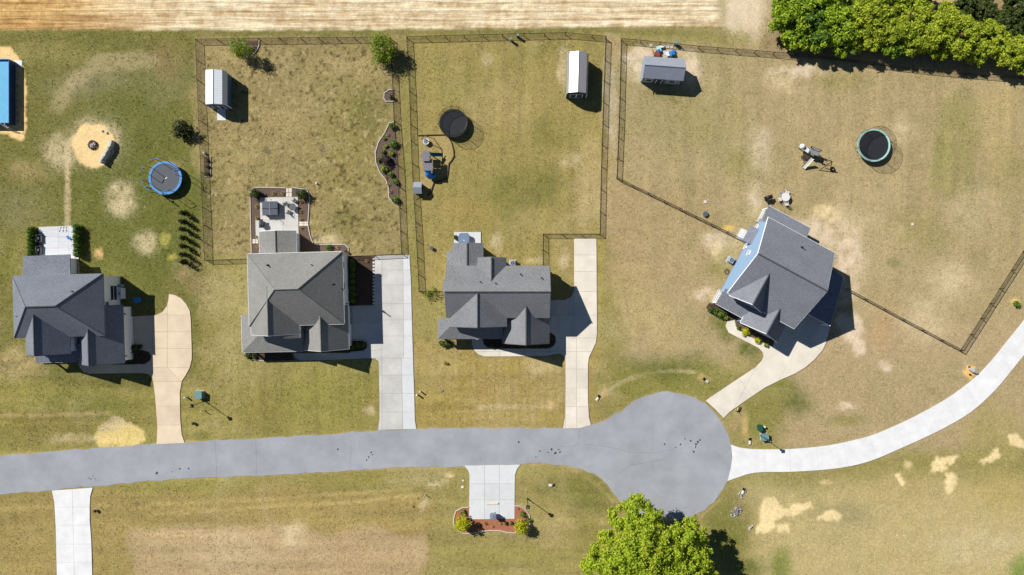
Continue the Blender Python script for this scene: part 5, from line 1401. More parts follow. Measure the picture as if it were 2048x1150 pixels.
# ------------------------------------------------------------------ fire pit and log wall
x, y = W(186, 290); t = thing('fire_pit', 'round fire pit ring with charred sticks on orange sand', 'fire pit', (x, y, 0))
for k in range(14):
    a = 2 * math.pi * k / 14
    MB().box((x + .56 * math.cos(a), y + .56 * math.sin(a), .12), (.24, .2, .24), a + random.uniform(-.2, .2)).build('ring_stone', M_char, t, bevel=.03)
st = MB()
for k in range(12):
    a = random.uniform(0, 3.14); o = random.uniform(-.2, .2); l_ = random.uniform(.3, .45)
    st.tube([(x + o - l_ * math.cos(a), y + o - l_ * math.sin(a), .08 + .015 * k), (x + o + l_ * math.cos(a), y + o + l_ * math.sin(a), .1 + .015 * k)], .035, 5)
st.build('burnt_sticks', M_log, t)
arc = [(218.5, 281), (218, 287), (217, 292), (214.5, 297), (211.5, 302), (208.5, 307), (205.5, 312), (202.5, 316), (200, 321), (198, 326)]
x, y = W(212, 304); t = thing('log_wall', 'low curved wall of pale upright logs beside the fire pit', 'log wall', (x, y, 0))
for i in range(len(arc) - 1):
    for f in (0, .5):
        p = Vector(arc[i]).lerp(Vector(arc[i + 1]), f) if False else Vector((arc[i][0] + (arc[i + 1][0] - arc[i][0]) * f, arc[i][1] + (arc[i + 1][1] - arc[i][1]) * f))
        q = G(p.x, p.y, 1.0); hgt = random.uniform(.75, 1.05)
        MB().cyl((q.x + random.uniform(-.05, .05), q.y, 0), random.uniform(.17, .25), hgt, 8, random.uniform(.14, .21)).build('log', M_log, t)
for i, (px, py) in enumerate(((226, 303), (219, 310), (216, 314), (205, 262), (214, 266))):
    q = G(px, py); o = MB().dome((q.x, q.y, .02), .16, .2, .2, 8, 3).build('stone', M_log)
    tag(o, ('pale round stone lying right of the log wall', 'middle pale stone in the log wall shadow', 'lower pale stone in the log wall shadow', 'dark small stone above the fire pit sand', 'dark small stone nearest the log wall top')[i], 'stone', 'stones round the fire pit')
# ------------------------------------------------------------------ patio things
def hot_tub(label, px, py, w, d, h, m, rnd=False, rz=0.0):
    x, y = W(px, py, h); t = thing('hot_tub', label, 'hot tub', (x, y, 0), R(rz) + 1e-9)
    def outline(w, d, r, n=5):
        p = []
        for sx, sy, a0 in ((1, 1, 0), (-1, 1, 90), (-1, -1, 180), (1, -1, 270)):
            for k in range(n + 1):
                a = R(a0 + 90 * k / n); p.append((sx * (w / 2 - r) + r * math.cos(a), sy * (d / 2 - r) + r * math.sin(a)))
        return p
    r = .5 if rnd else .12
    b = MB().prism(outline(w - .14, d - .14, r), .09, h - .1).build('shell', M_timber if not rnd else M_cover, t)
    for s in (-1, 1):
        cv = MB().slab([(s * .012, -d / 2, h + .03), (s * w / 2, -d / 2, h - .04), (s * w / 2, d / 2, h - .04), (s * .012, d / 2, h + .03)], .11) if not rnd else None
        if cv: cv.build('cover_half', m, t, bevel=.02)
    if rnd:
        MB().prism(outline(w, d, r), h - .12, h).build('cover', m, t, bevel=.03)
        MB().prism(outline(w - .25, d - .25, r - .1), h, h + .025).build('cover_seam', m, t)
        MB().box((0, -.3, h + .03), (.22, .1, .02)).build('tag', M_plw, t)
    else:
        MB().tube([(-w / 2 - .03, -.03, h + .05), (w / 2 + .03, -.03, h + .05)], .03, 6).build('fold_seam', M_black, t)
        MB().tube([(.05, d / 2, h + .05), (-.02, 0, h + .07), (.03, -d / 2, h + .02)], .03, 5).build('strap', M_edge, t)
        MB().tube([(.5, -d / 2 - .05, .6), (.6, -d / 2 - .4, .95), (.95, -d / 2 - .5, .95), (1.0, -d / 2 - .75, .9), (.75, -d / 2 - .8, .85)], .025, 6).build('cover_lifter', M_black, t)
    return t
hot_tub('square hot tub with dark folding cover on the large patio', 539.5, 416.5, 2.25, 2.0, 1.0, M_cover, rz=1.5)
hot_tub('round cornered hot tub with blue grey cover behind the middle house', 928, 476.5, 1.65, 1.55, .95, M_cover2, True)

def grill(label, px, py, rz, cover=False):
    x, y = W(px, py, .8); t = thing('grill', label, 'grill', (x, y, 0), R(rz) + 1e-9)
    MB().box((0, 0, .45), (.75, .5, .62)).build('cabinet', M_black, t)
    MB().box((0, 0, .82), (1.25, .55, .06)).build('side_shelf', M_blackp, t)
    MB().dome((0, 0, .85), .42, .3, .32, 14, 5, 0).build('lid', M_cover if not cover else M_black, t, smooth=True)
    MB().tube([(-.3, -.34, .95), (.3, -.34, .95)], .02, 5).build('handle', M_grey, t)
    for a in (-.3, .3):
        for b in (-.2, .2): MB().cyl((a, b, 0), .06, .15, 8).build('wheel', M_blackp, t)
grill('dark gas grill on the large patio beside the porch roof', 522, 447, 90)
grill('black covered grill on the lawn beside the white table', 1537, 395, 20, True)
x, y = W(911, 474.5, .9); t = thing('cover_lift_box', 'small black box at the left of the round cornered hot tub', 'box', (x, y, 0))
MB().box((x, y, .5), (.42, .55, .82)).build('body', M_black, t, bevel=.04); MB().box((x, y, .93), (.46, .6, .05)).build('lid', M_blackp, t)

def chair(label, px, py, rz, m, group, h=.42):
    x, y = W(px, py, .5); t = thing('chair', label, 'chair', (x, y, 0), R(rz) + 1e-9, group)
    MB().box((0, 0, h - .02), (.46, .48, .015)).build('seat', m, t)
    for k in range(6): MB().box((0, -.22 + k * .088, h), (.48, .06, .025)).build('seat_slat', m, t)
    for k in range(6): MB().slab([(-.22 + k * .088 - .03, .23, h + .05), (-.22 + k * .088 + .03, .23, h + .05), (-.22 + k * .088 + .03, .36, h + .52), (-.22 + k * .088 - .03, .36, h + .52)], .02).build('back_slat', m, t)
    MB().tube([(-.25, .35, h + .5), (.25, .35, h + .5)], .02, 5).build('back_rail', m, t)
    for a in (-.24, .24):
        MB().tube([(a, -.24, h + .2), (a, .28, h + .2)], .02, 5).build('armrest', m, t)
        for c in (-.22, .24): MB().tube([(a, c, 0), (a, c, h + .2)], .018, 5).build('leg', m, t)
    return t
M_irond = mat('patio_iron', S(96, 100, 98), .5, .15, 6, metal=.3)
def round_table(label, px, py, r, m, mesh=False):
    x, y = W(px, py, .72); t = thing('round_table', label, 'table', (x, y, 0))
    if mesh:
        for k in range(11):
            o = -r + (k + .5) * 2 * r / 11; l_ = math.sqrt(r * r - o * o)
            MB().box((x, y + o, .72), (2 * l_, .09, .02)).build('slat', m, t)
        MB().ring((x, y), r - .03, r + .02, .7, .74, 24).build('rim', m, t)
    else:
        MB().cyl((x, y, .69), r, .04, 24).build('table_top', m, t)
    for k in range(4):
        a = k * 1.57 + .8; MB().tube([(x + .2 * math.cos(a), y + .2 * math.sin(a), .7), (x + r * .7 * math.cos(a), y + r * .7 * math.sin(a), .09)], .02, 5).build('leg', m, t)
round_table('dark slatted metal table on the large patio', 585, 414, .5, M_irond, True)
chair('metal chair left of the slatted table near the hot tub', 572, 407.5, 120, M_irond, 'metal patio chairs')
chair('metal chair at the top right corner of the large patio', 588.5, 401.5, -40, M_irond, 'metal patio chairs')
chair('metal chair below the slatted table on the large patio', 577.5, 424, 160, M_irond, 'metal patio chairs')
round_table('white round table on the lawn behind the blue house', 1571.5, 394, .62, M_plw)
for p, rz, l in (((1562, 387), 40, 'upper left chair at the white lawn table'), ((1575, 384.5), -20, 'upper right chair at the white lawn table'), ((1560, 398.5), 110, 'left chair at the white lawn table'), ((1573, 406.5), 190, 'lower chair at the white lawn table')):
    chair('white ' + l, *p, rz, M_plw, 'white lawn chairs')
M_sofa = mat('grey_cushion', S(92, 92, 96), .9, .12, 3, bump=.2)
for i, (px, py, ln_) in enumerate(((78, 476.5, 1.15), (77.5, 500, 1.25))):
    x, y = W(px, py, .5); t = thing('lounge_chair', ('upper grey lounge chair with white pillow by the left hedge', 'lower grey lounge chair with white pillow nearest the leftmost house')[i], 'lounge chair', (x, y, 0), 1e-9, 'grey lounge chairs on the white patio')
    MB().box((.12, 0, .3), (.62, ln_, .22)).build('seat', M_sofa, t, bevel=.05); MB().box((-.26, 0, .5), (.2, ln_, .62)).build('backrest', M_sofa, t, bevel=.05)
    for s in (-1, 1): MB().box((.08, s * (ln_ / 2 - .07), .46), (.6, .14, .16)).build('armrest', M_sofa, t, bevel=.04)
    MB().box((-.1, .02, .52), (.14, .34, .3)).build('pillow', M_plw, t, bevel=.05)
    for a in (-.25, .38):
        for b in (-ln_ / 2 + .08, ln_ / 2 - .08): MB().box((a, b, .13), (.06, .06, .2)).build('leg', M_black, t)
x, y = W(76, 488, .4); t = thing('side_table', 'small dark side table between the grey lounge chairs', 'side table', (x, y, 0), 1e-9)
MB().box((0, 0, .44), (.42, .42, .04)).build('table_top', M_black, t)
for a in (-.17, .17):
    for b in (-.17, .17): MB().box((a, b, .25), (.04, .04, .36)).build('leg', M_black, t)
x, y = W(138, 476, .1); t = thing('towel', 'small blue towel crumpled on the white patio', 'towel', (x, y, 0), R(-28))
tw = MB()
for k in range(4): tw.dome((-.3 + k * .2, .05 * (-1) ** k, .09), .2, .17, .12 + .03 * (k % 2), 8, 3, 0)
tw.build('cloth_fold', M_slblue, t, smooth=True)
M_aqua = mat('pale_aqua_metal', S(186, 214, 220), .5, .08, 4)
for i, (px, py, rz) in enumerate(((151, 482, -70), (152, 491, -95))):
    chair(('upper pale aqua chair by the right hedge on the white patio', 'lower pale aqua chair by the right hedge on the white patio')[i], px, py, rz, M_aqua, 'pale chairs by the right hedge')
x, y = W(152, 502, .2); t = thing('plant_pot', 'dark plant pot at the lower right of the white patio', 'pot', (x, y, 0))
MB().cyl((x, y, .09), .17, .4, 10, .24).build('pot', M_black, t); MB().cyl((x, y, .44), .2, .04, 10).build('soil', M_mulch, t)
for i, (px, py) in enumerate(((121.5, 456), (127.5, 455), (132.5, 455), (119.5, 461.5), (126.5, 461.5), (133, 461))):
    x, y = W(px, py, .1); a = R(60 + 25 * (i % 3))
    o = MB().add(*(lambda c, s: ([(x + c * u - s * v, y + s * u + c * v, z) for z in (.092, .12) for u, v in ((-.16, -.04), (.0, -.035), (.15, -.055), (.15, .055), (.0, .035), (-.16, .04))], [tuple(range(5, -1, -1)), tuple(range(6, 12))] + [(k, (k + 1) % 6, 6 + (k + 1) % 6, 6 + k) for k in range(6)]))(math.cos(a), math.sin(a))).build('sandal', M_black)
    tag(o, ('top left', 'top middle', 'top right', 'bottom left', 'bottom middle', 'bottom right')[i] + ' dark sandal on the white patio edge', 'sandal', 'sandals in two rows')
def ac(label, px, py, rz):
    x, y = W(px, py, .8); t = thing('air_conditioner', label, 'air conditioner', (x, y, 0), R(rz) + 1e-9)
    MB().box((0, 0, .04), (1.0, 1.0, .08)).build('pad', M_conc_grey, t)
    b = MB().box((0, 0, .45), (.82, .82, .74)).build('casing', M_shedl, t, bevel=.05)
    MB().ring((0, 0), .26, .34, .81, .85, 20).build('fan_guard', M_grey, t)
    MB().cyl((0, 0, .8), .27, .025, 20).build('fan_well', M_black, t)
    for k in range(4): MB().box((.13 * math.cos(k * 1.57), .13 * math.sin(k * 1.57), .835), (.22, .08, .012), k * 1.57).build('fan_blade', M_grey, t)
    for k in range(6): MB().box((0, -.42, .2 + k * .1), (.7, .02, .03)).build('louvre', M_grey, t)
ac('pale air conditioner against the blue house wall', 1463.5, 520, -28)
ac('pale air conditioner at the rear of the middle gabled house', 1025.5, 526, 0)
x, y = W(1453.5, 543, .2); t = thing('garden_hose', 'dark coiled hose below the blue house wall', 'hose', (x, y, 0))
MB().tube([(x + (.2 + .01 * k) * math.cos(k * .7), y + (.2 + .01 * k) * math.sin(k * .7), .05 + .01 * k) for k in range(22)], .03, 5).build('coil', M_timber, t)
x, y = W(275, 600, .5); t = thing('recycling_bin', 'blue bin standing in the shade of the leftmost house', 'bin', (x, y, 0), R(8))
MB().add([(-.3, -.25, 0), (.3, -.25, 0), (.3, .25, 0), (-.3, .25, 0), (-.42, -.33, .7), (.42, -.33, .7), (.42, .33, .7), (-.42, .33, .7)], [(3, 2, 1, 0), (4, 5, 6, 7), (0, 1, 5, 4), (1, 2, 6, 5), (2, 3, 7, 6), (3, 0, 4, 7)]).build('body', M_slblue, t)
MB().box((0, 0, .73), (.9, .72, .06)).build('lid', M_slblue, t, bevel=.02)
def can(name, label, px, py, r, h, m, m2, cat):
    x, y = W(px, py, h); t = thing(name, label, cat, (x, y, 0))
    MB().cyl((x, y, 0), r * .85, h, 14, r).build('body', m, t); MB().cyl((x, y, h), r * 1.06, .05, 14, r * .9).build('lid', m2, t)
can('bucket', 'dark round bucket on the lawn left of the blue house', 1411, 428, .38, .3, M_blackp, M_cover, 'bucket')
can('bucket', 'dark round bucket on the lawn behind the middle house', 863, 496, .27, .45, M_blackp, M_cover, 'bucket')
can('capped_pipe', 'small white capped pipe beside the left fence planter', 407.5, 305.5, .16, .4, M_plw, M_plw, 'pipe')
can('pipe_cap', 'tiny white cap on the lawn right of the large patio', 632, 366, .13, .3, M_plw, M_plw, 'pipe cap')
can('pot', 'dark pot on the back fence line above the wide blue grey shed', 1353.5, 86, .28, .7, M_blackp, M_gteal, 'pot')
can('bird_feeder', 'small dark feeder on the back fence of the middle yard', 1036, 69.5, .2, .95, M_blackp, M_gteal, 'feeder')
can('bird_feeder', 'pale feeder at the back fence left of another feeder', 1022, 77, .2, .95, M_grey, M_gteal, 'feeder')
x, y = W(692, 503, .3); t = thing('hose_reel', 'dark hose reel at the rear corner of the weathered grey roofed house', 'hose reel', (x, y, 0), R(-30))
MB().box((0, 0, .3), (.5, .35, .5)).build('box', M_blackp, t, bevel=.05); MB().tube([(-.28, 0, .35), (.28, 0, .35)], .16, 10).build('reel', M_shedl, t)
# odd tiles and toys behind the wide shed
for i, px in enumerate((1302.3, 1327, 1336, 1343.5)):
    q = G(px, (91, 92, 93.3, 94)[i]); o = MB().box((q.x, q.y, .02), (.42, .42, .06), R(-5)).build('stepping_stone', M_conc_cream, bevel=.01)
    tag(o, ('leftmost, set apart from the rest', 'second from the left', 'third from the left', 'rightmost')[i] + ', pale square stepping stone behind the wide shed', 'stepping stone', 'stepping stones behind the wide shed')
def toys(name, label, cat, px, py, pieces):
    x, y = W(px, py); t = thing(name, label, cat, (x, y, 0), 1e-9)
    for nm, (dx, dy, z), d, rz, m in pieces: MB().box((dx, dy, z), d, R(rz)).build(nm, m, t, bevel=min(d) * .2)
toys('ride_on_toy', 'turquoise and white ride on toy behind the wide shed', 'toy', 1317, 100, [('body', (0, 0, .3), (.6, .9, .34), 20, M_teal), ('hood', (.3, .35, .35), (.9, .4, .2), 15, M_plw), ('seat', (-.1, -.2, .5), (.4, .3, .2), 20, M_slblue), ('wheel', (.35, -.45, .15), (.16, .34, .3), 20, M_black), ('wheel', (-.35, -.3, .15), (.16, .34, .3), 20, M_black), ('wheel', (.3, .5, .15), (.16, .34, .3), 20, M_black)])
M_red = mat('faded_red_plastic', S(150, 70, 66), .6, .15, 3)
toys('toy_wagon', 'faded red toy wagon between the wide shed and turquoise toy', 'toy', 1313.5, 110, [('tub', (0, 0, .3), (.9, .6, .26), -15, M_red), ('handle', (-.6, .35, .25), (.06, .9, .06), 20, M_red), ('wheel', (.35, -.35, .14), (.3, .1, .28), -15, M_black), ('wheel', (-.35, -.3, .14), (.3, .1, .28), -15, M_black), ('wheel', (-.2, .4, .14), (.3, .1, .28), -15, M_plw)])
toys('ride_on_toy', 'bright blue ride on car behind the wide shed right side', 'toy', 1343, 108.5, [('body', (0, 0, .34), (.85, .75, .36), 25, M_slblue), ('hood', (-.55, -.1, .28), (.5, .6, .2), 20, M_plw), ('windscreen', (-.15, 0, .6), (.1, .6, .25), 25, M_cover2), ('wheel', (.3, -.45, .17), (.34, .14, .34), 25, M_black), ('wheel', (.4, .35, .17), (.34, .14, .34), 25, M_black), ('wheel', (-.5, -.4, .17), (.34, .14, .34), 25, M_black)])
q = G(1331, 106); o = MB().prism([W(1320, 101), W(1337, 102), W(1341, 110), W(1323, 112)], -.02, .02).build('play_mat', M_conc_grey); tag(o, 'grey gravel patch between the toys behind the wide shed', 'gravel patch')

# ------------------------------------------------------------------ street furniture
def lamp_post(label, px, py, h, cone=True):
    x, y = W(px, py); t = thing('street_lamp', label, 'street lamp', (x, y, 0), 0, 'black street lamps')
    MB().cyl((x, y, 0), .12, .6, 10, .08).build('base', M_black, t)
    MB().cyl((x, y, .5), .055, h - .9, 8, .045).build('pole', M_black, t)
    hd = MB()
    hd.cyl((x, y, h - .45), .1, .08, 8, .2); hd.box((x, y, h - .02), (.5, .5, .06)); hd.cyl((x, y, h + .01), .24, .2, 8, .05)
    l = hd.build('lantern', M_black, t)
    MB().cyl((x, y, h - .37), .15, .33, 8, .19).build('glass', M_plw, l); MB().cyl((x, y, h + .2), .05, .06, 6).build('finial', M_plw, l)
lamp_post('black street lamp beside the pale green transformer and tan driveway', 409.6, 802.2, 4.1)
lamp_post('black street lamp right of the red mulch mailbox bed', 1054.8, 997.3, 3.9)
lamp_post('black street lamp beside the turning circle and white curved lane', 1521, 871, 3.7)
def utility(name, label, px, py, w, d, h, rz, m, pad=True):
    x, y = W(px, py, h); t = thing(name, label, 'utility box', (x, y, 0), R(rz) + 1e-9)
    if pad: MB().box((0, 0, .04), (w + .15, d + .15, .08)).build('pad', M_conc_grey, t)
    MB().box((0, 0, h / 2), (w, d, h - .05)).build('cabinet', m, t, bevel=.03)
    MB().slab([(-w / 2 - .03, -d / 2 - .03, h), (w / 2 + .03, -d / 2 - .03, h), (w / 2 + .03, d / 2 + .03, h + .06), (-w / 2 - .03, d / 2 + .03, h + .06)], .05).build('lid', m, t)
    MB().box((0, -d / 2 - .02, h * .6), (.05, .05, .2)).build('handle', M_black, t)
utility('transformer', 'pale green transformer box beside the tan driveway and lamp', 396, 790.5, 1.0, 1.0, .85, 0, M_gteal)
utility('utility_pedestal', 'dark green utility pedestal by the turning circle', 1521.5, 856.5, .55, .85, .8, 10, M_green, False)
utility('transformer', 'grey green transformer beside the dark green pedestal', 1531, 875, .95, .9, .75, 6, M_gteal)
def marker(label, px, py, h, m=M_plw, r=.06, cap=M_plw):
    x, y = W(px, py); t = thing('marker_post', label, 'marker post', (x, y, 0), 0)
    MB().cyl((x, y, 0), r, h, 8).build('post', m, t); MB().dome((x, y, h), r * 1.25, r * 1.25, r, 8, 3, 0).build('cap', cap, t)
marker('white marker post left of the pale green transformer', 373.5, 794, .7, r=.12)
marker('thin white marker post below the tan driveway lamp', 407.5, 820.5, 1.0)
marker('short white marker by the street near the tan driveway', 388.5, 846, .35, r=.2, cap=M_black)
marker('white marker post beside the dark green pedestal', 1527.5, 853, .5, r=.12)
marker('short white marker right of the bottom left driveway', 193, 1020.5, .35, r=.2, cap=M_black)
marker('upper of two white pedestals right of the long grey driveway', 841, 782.5, .75, r=.1)
marker('lower of two white pedestals right of the long grey driveway', 835, 789, .8, r=.12)
marker('thin white post on the lawn left of the mailbox pad', 850, 988.5, .95, r=.05)
marker('tiny yellow marker on the diagonal fence of the right yard', 1363.5, 421, 1.1, M_orange, .05, M_yel)
for i, (px, py, w_, m, l) in enumerate(((1410.5, 403.5, .45, M_conc_cream, 'white square access lid on the lawn left of the blue house'), (884, 781.5, .32, M_cover2, 'small bluish meter lid on the middle house front lawn'), (1825, 448.5, .36, M_conc_cream, 'white square access lid in the dry right yard'),
                                       (827, 1013.5, .26, M_brown, 'small brown valve lid on the bottom lawn'), (926, 961, .25, M_conc_white, 'upper white chunk on the grass left of the mailbox pad'), (925, 974, .35, M_conc_white, 'lower white chunk on the grass left of the mailbox pad'))):
    q = G(px, py); o = MB().prism([(q.x + w_ / 2 * a, q.y + w_ / 2 * b) for a, b in ((-1, -1), (1, -.9), (.95, 1), (-.9, .95))], -.03, .06).build('access_lid' if 'lid' in l else 'concrete_chunk', m, bevel=.012); tag(o, l, 'lid' if 'lid' in l else 'chunk')
# culvert ends with loose rock
M_pipe = mat('culvert_concrete', S(222, 220, 214), .9, .1, 3)
M_rock2 = mat('dark_rock', S(128, 130, 136), .9, .3, 4, bump=.5)
for i, (px, py, rz, l) in enumerate(((1110, 812, 0, 'white pipe end in bare soil left of the cream driveway'), (1196.5, 795, 240, 'white pipe end in a dirt gully right of the cream driveway'), (1411, 760, -40, 'white pipe end on the grass above the turning circle'), (1478, 820, 60, 'dark pipe end beside the angled driveway'),
                                  (1104, 970.5, 180, 'white pipe end on the grass right of the mailbox pad'), (1487, 981, 250, 'white pipe end below the curved white lane'), (1500, 881, 270, 'white pipe end in the dirt strip above the white lane'))):
    x, y = W(px, py); t = thing('culvert_end', l, 'pipe end', (x, y, 0), R(rz))
    pr = []
    n = 8
    for u in (0, .5):
        for k in range(n): a = math.pi * k / (n - 1); pr.append((u, .2 * math.cos(a), .22 * math.sin(a) * (1 - u * .5)))
    for u in (0, .5):
        for k in range(n): a = math.pi * k / (n - 1); pr.append((u, .15 * math.cos(a), .17 * math.sin(a) * (1 - u * .5)))
    MB().add(pr, [(k, k + 1, n + k + 1, n + k) for k in range(n - 1)] + [(2 * n + n + k, 2 * n + n + k + 1, 2 * n + k + 1, 2 * n + k) for k in range(n - 1)] + [(n + k, n + k + 1, 3 * n + k + 1, 3 * n + k) for k in range(n - 1)]).build('pipe', M_timber if 'dark' in l else M_pipe, t)
    MB().box((-.15, 0, .02), (.5, .4, .05)).build('opening', M_black, t)
    for k in range(5):
        MB().dome((random.uniform(-.5, .6), random.uniform(-.5, .5), 0), random.uniform(.07, .14), random.uniform(.06, .12), random.uniform(.06, .12), 6, 2, 0).build('rock', M_rock2 if i in (2, 5) else M_strawc, t)
# rock heaps
def heap(name, label, px, py, rx, ry, n, m, sz, rz=0.0, hh=.35):
    x, y = W(px, py); t = thing(name, label, 'rock pile', (x, y, 0))
    for k in range(n):
        a = random.uniform(0, 6.28); d = math.sqrt(random.random()); u, v = d * rx * math.cos(a), d * ry * math.sin(a)
        c_, s_ = math.cos(R(rz)), math.sin(R(rz)); s = sz * random.uniform(.6, 1.3)
        MB().dome((x + u * c_ - v * s_, y + u * s_ + v * c_, hh * (1 - d) - .02), s, s * random.uniform(.7, 1.1), s * random.uniform(.6, 1), 6, 2, -.4).build('rock', m[k % len(m)], t)
M_rock2 = mat('dark_rock', S(128, 130, 136), .9, .3, 4, bump=.5)
heap('rock_pile', 'heap of grey rocks right of the turning circle', 1473, 1024, 1.0, .55, 60, (M_rock, M_rock2), .14, 45)
heap('rock_pile', 'few pale rocks between the rock heap and the sand patch', 1502, 1055, .45, .35, 10, (M_rock, M_conc_grey), .13)
heap('rock_pile', 'pale rocks at the pipe end below the white lane', 1480, 990, .3, .5, 10, (M_rock,), .13)
x, y = W(1942, 740); t = thing('stump', 'pale stump and rocks on orange sand beside the curved lane', 'stump', (x, y, 0))
q = G(1944, 741)
MB().tube([(q.x - .5, q.y + .35, .25), (q.x, q.y, .35), (q.x + .55, q.y - .3, .3)], [.22, .3, .2], 8).build('log', M_rock, t)
for dx, dy in ((-.4, .5), (.3, .2), (-.3, -.6), (.7, -.45)): MB().dome((q.x + dx, q.y + dy, 0), .2, .16, .22, 7, 3, 0).build('rock', M_char if dx < 0 else M_rock, t)
# mailbox and wheel stop
x, y = W(986, 1033, 1.4); t = thing('cluster_mailbox', 'grey cluster mailbox at the end of the concrete parking pad', 'mailbox', (x, y, 0), 1e-9)
MB().box((0, 0, .1), (.55, .5, .14)).build('plinth', M_conc_grey, t); MB().box((0, 0, .35), (.24, .22, .5)).build('pedestal', M_cover2, t)
MB().box((0, 0, 1.0), (.8, .5, .85)).build('cabinet', M_cover2, t)
MB().slab([(-.46, -.32, 1.5), (0, -.32, 1.58), (0, .32, 1.58), (-.46, .32, 1.5)], .06).build('roof_half', M_cover2, t); MB().slab([(0, -.32, 1.58), (.46, -.32, 1.5), (.46, .32, 1.5), (0, .32, 1.58)], .06).build('roof_half', M_cover2, t)
for i in range(4):
    for j in range(3): MB().box((-.26 + j * .26, .262, .7 + i * .2), (.23, .02, .17)).build('mail_door', M_grey, t)
x, y = W(984.5, 1007); t = thing('wheel_stop', 'yellow wheel stop on the concrete parking pad', 'wheel stop', (x, y, 0), 1e-9)
MB().add([(-.9, -.08, .05), (.9, -.08, .05), (.9, .08, .05), (-.9, .08, .05), (-.85, -.05, .17), (.85, -.05, .17), (.85, .05, .17), (-.85, .05, .17)], [(3, 2, 1, 0), (4, 5, 6, 7), (0, 1, 5, 4), (1, 2, 6, 5), (2, 3, 7, 6), (3, 0, 4, 7)]).build('block', M_yel, t)
for s in (-.6, .6): MB().cyl((s, 0, .15), .025, .03, 6).build('bolt', M_grey, t)
MB().box((.87, 0, .1), (.1, .17, .1)).build('end_cap', M_timber, t)

# ------------------------------------------------------------------ vegetation
VR = np.random.RandomState(99)
def leaf_cloud(clumps, size, per, up=.35, flat=1.0, asp=1.7):
    """many small bent leaf faces spread through ellipsoid clumps (cx,cy,cz,rx,ry,rz)"""
    Vs = []; Fs = []; o = 0
    for (cx, cy, cz, rx, ry, rz) in clumps:
        n = max(8, int(per * rx * ry * 1.0)) if per < 1e4 else 8
        d = VR.normal(size=(n, 3)); d /= np.linalg.norm(d, axis=1)[:, None]
        rad = VR.uniform(.2, 1, (n, 1)) ** .45 * np.where(VR.rand(n, 1) < .38, VR.uniform(1.0, 1.8, (n, 1)), VR.uniform(.8, 1.1, (n, 1)))
        c = np.array([cx, cy, cz]) + d * rad * np.array([rx, ry, rz])
        nr = d * .6 + VR.normal(size=(n, 3)) * .6 + np.array([-.15, .1, up]); nr /= np.linalg.norm(nr, axis=1)[:, None]
        t1 = np.cross(nr, VR.normal(size=(n, 3))); t1 /= np.linalg.norm(t1, axis=1)[:, None]; t2 = np.cross(nr, t1)
        s = size * VR.uniform(.6, 1.35, (n, 1)); a = t1 * s * asp / 2; b = t2 * s / 2; dr = nr * s * .18
        q = np.stack([c - a - dr, c - b + dr, c + a - dr, c + b + dr], 1)
        Vs.append(q.reshape(-1, 3)); k = np.arange(n)[:, None] * 4 + o
        Fs.append(np.concatenate([np.hstack([k, k + 1, k + 3]), np.hstack([k + 1, k + 2, k + 3])])); o += 4 * n
    return np.vstack(Vs), np.vstack(Fs)
def foliage(name, clumps, size, per, m, parent, **kw):
    Vv, Ff = leaf_cloud(clumps, size, per, **kw)
    p = parent
    if p.name in ORG: Vv = Vv - np.array(ORG[p.name])
    return np_mesh(name, Vv, Ff, m, parent)
def tree(name, label, base, crown, size, per, m, group=None, trunk=.16, cat='tree', limbs=6, up=.35, asp=1.7, m2=None):
    x, y = base; t = thing(name, label, cat, (x, y, 0), 0, group)
    cx = sum(c[0] for c in crown) / len(crown); cy = sum(c[1] for c in crown) / len(crown); cz = sum(c[2] for c in crown) / len(crown)
    mb = MB()
    mb.tube([(x, y, -.05), (x + (cx - x) * .25, y + (cy - y) * .25, cz * .45), (cx, cy, cz * .95)], [trunk * 1.25, trunk * .9, trunk * .35], 8)
    for k in random.sample(range(len(crown)), min(limbs, len(crown))):
        c = crown[k]; f = random.uniform(.35, .6)
        s = Vector((x + (cx - x) * f, y + (cy - y) * f, cz * f * 1.1))
        mb.tube([s, s.lerp(Vector(c[:3]), .55) + Vector((0, 0, .15)), Vector(c[:3])], [trunk * .5, trunk * .3, trunk * .12], 5)
    mb.build('trunk', M_brown, t)
    if m2:
        h1 = [c for i, c in enumerate(crown) if i % 3]; h2 = [c for i, c in enumerate(crown) if not i % 3]
        foliage('crown', h1, size, per, m, t, up=up, asp=asp); foliage('crown', h2, size, per, m2, t, up=up, asp=asp)
    else: foliage('crown', crown, size, per, m, t, up=up, asp=asp)
    return t
def ball_crown(cx, cy, cz, r, n, cr, zr=.8, seed=0):
    rs_ = np.random.RandomState(seed); out = []
    for k in range(n):
        d = rs_.normal(size=3); d /= np.linalg.norm(d); rr = rs_.uniform(.35, 1) ** .5
        s = cr * rs_.uniform(.6, 1.25)
        out.append((cx + d[0] * (r - s * .5) * rr, cy + d[1] * (r - s * .5) * rr, max(cz + d[2] * r * zr * rr, s * .6), s, s, s * .75))
    return out
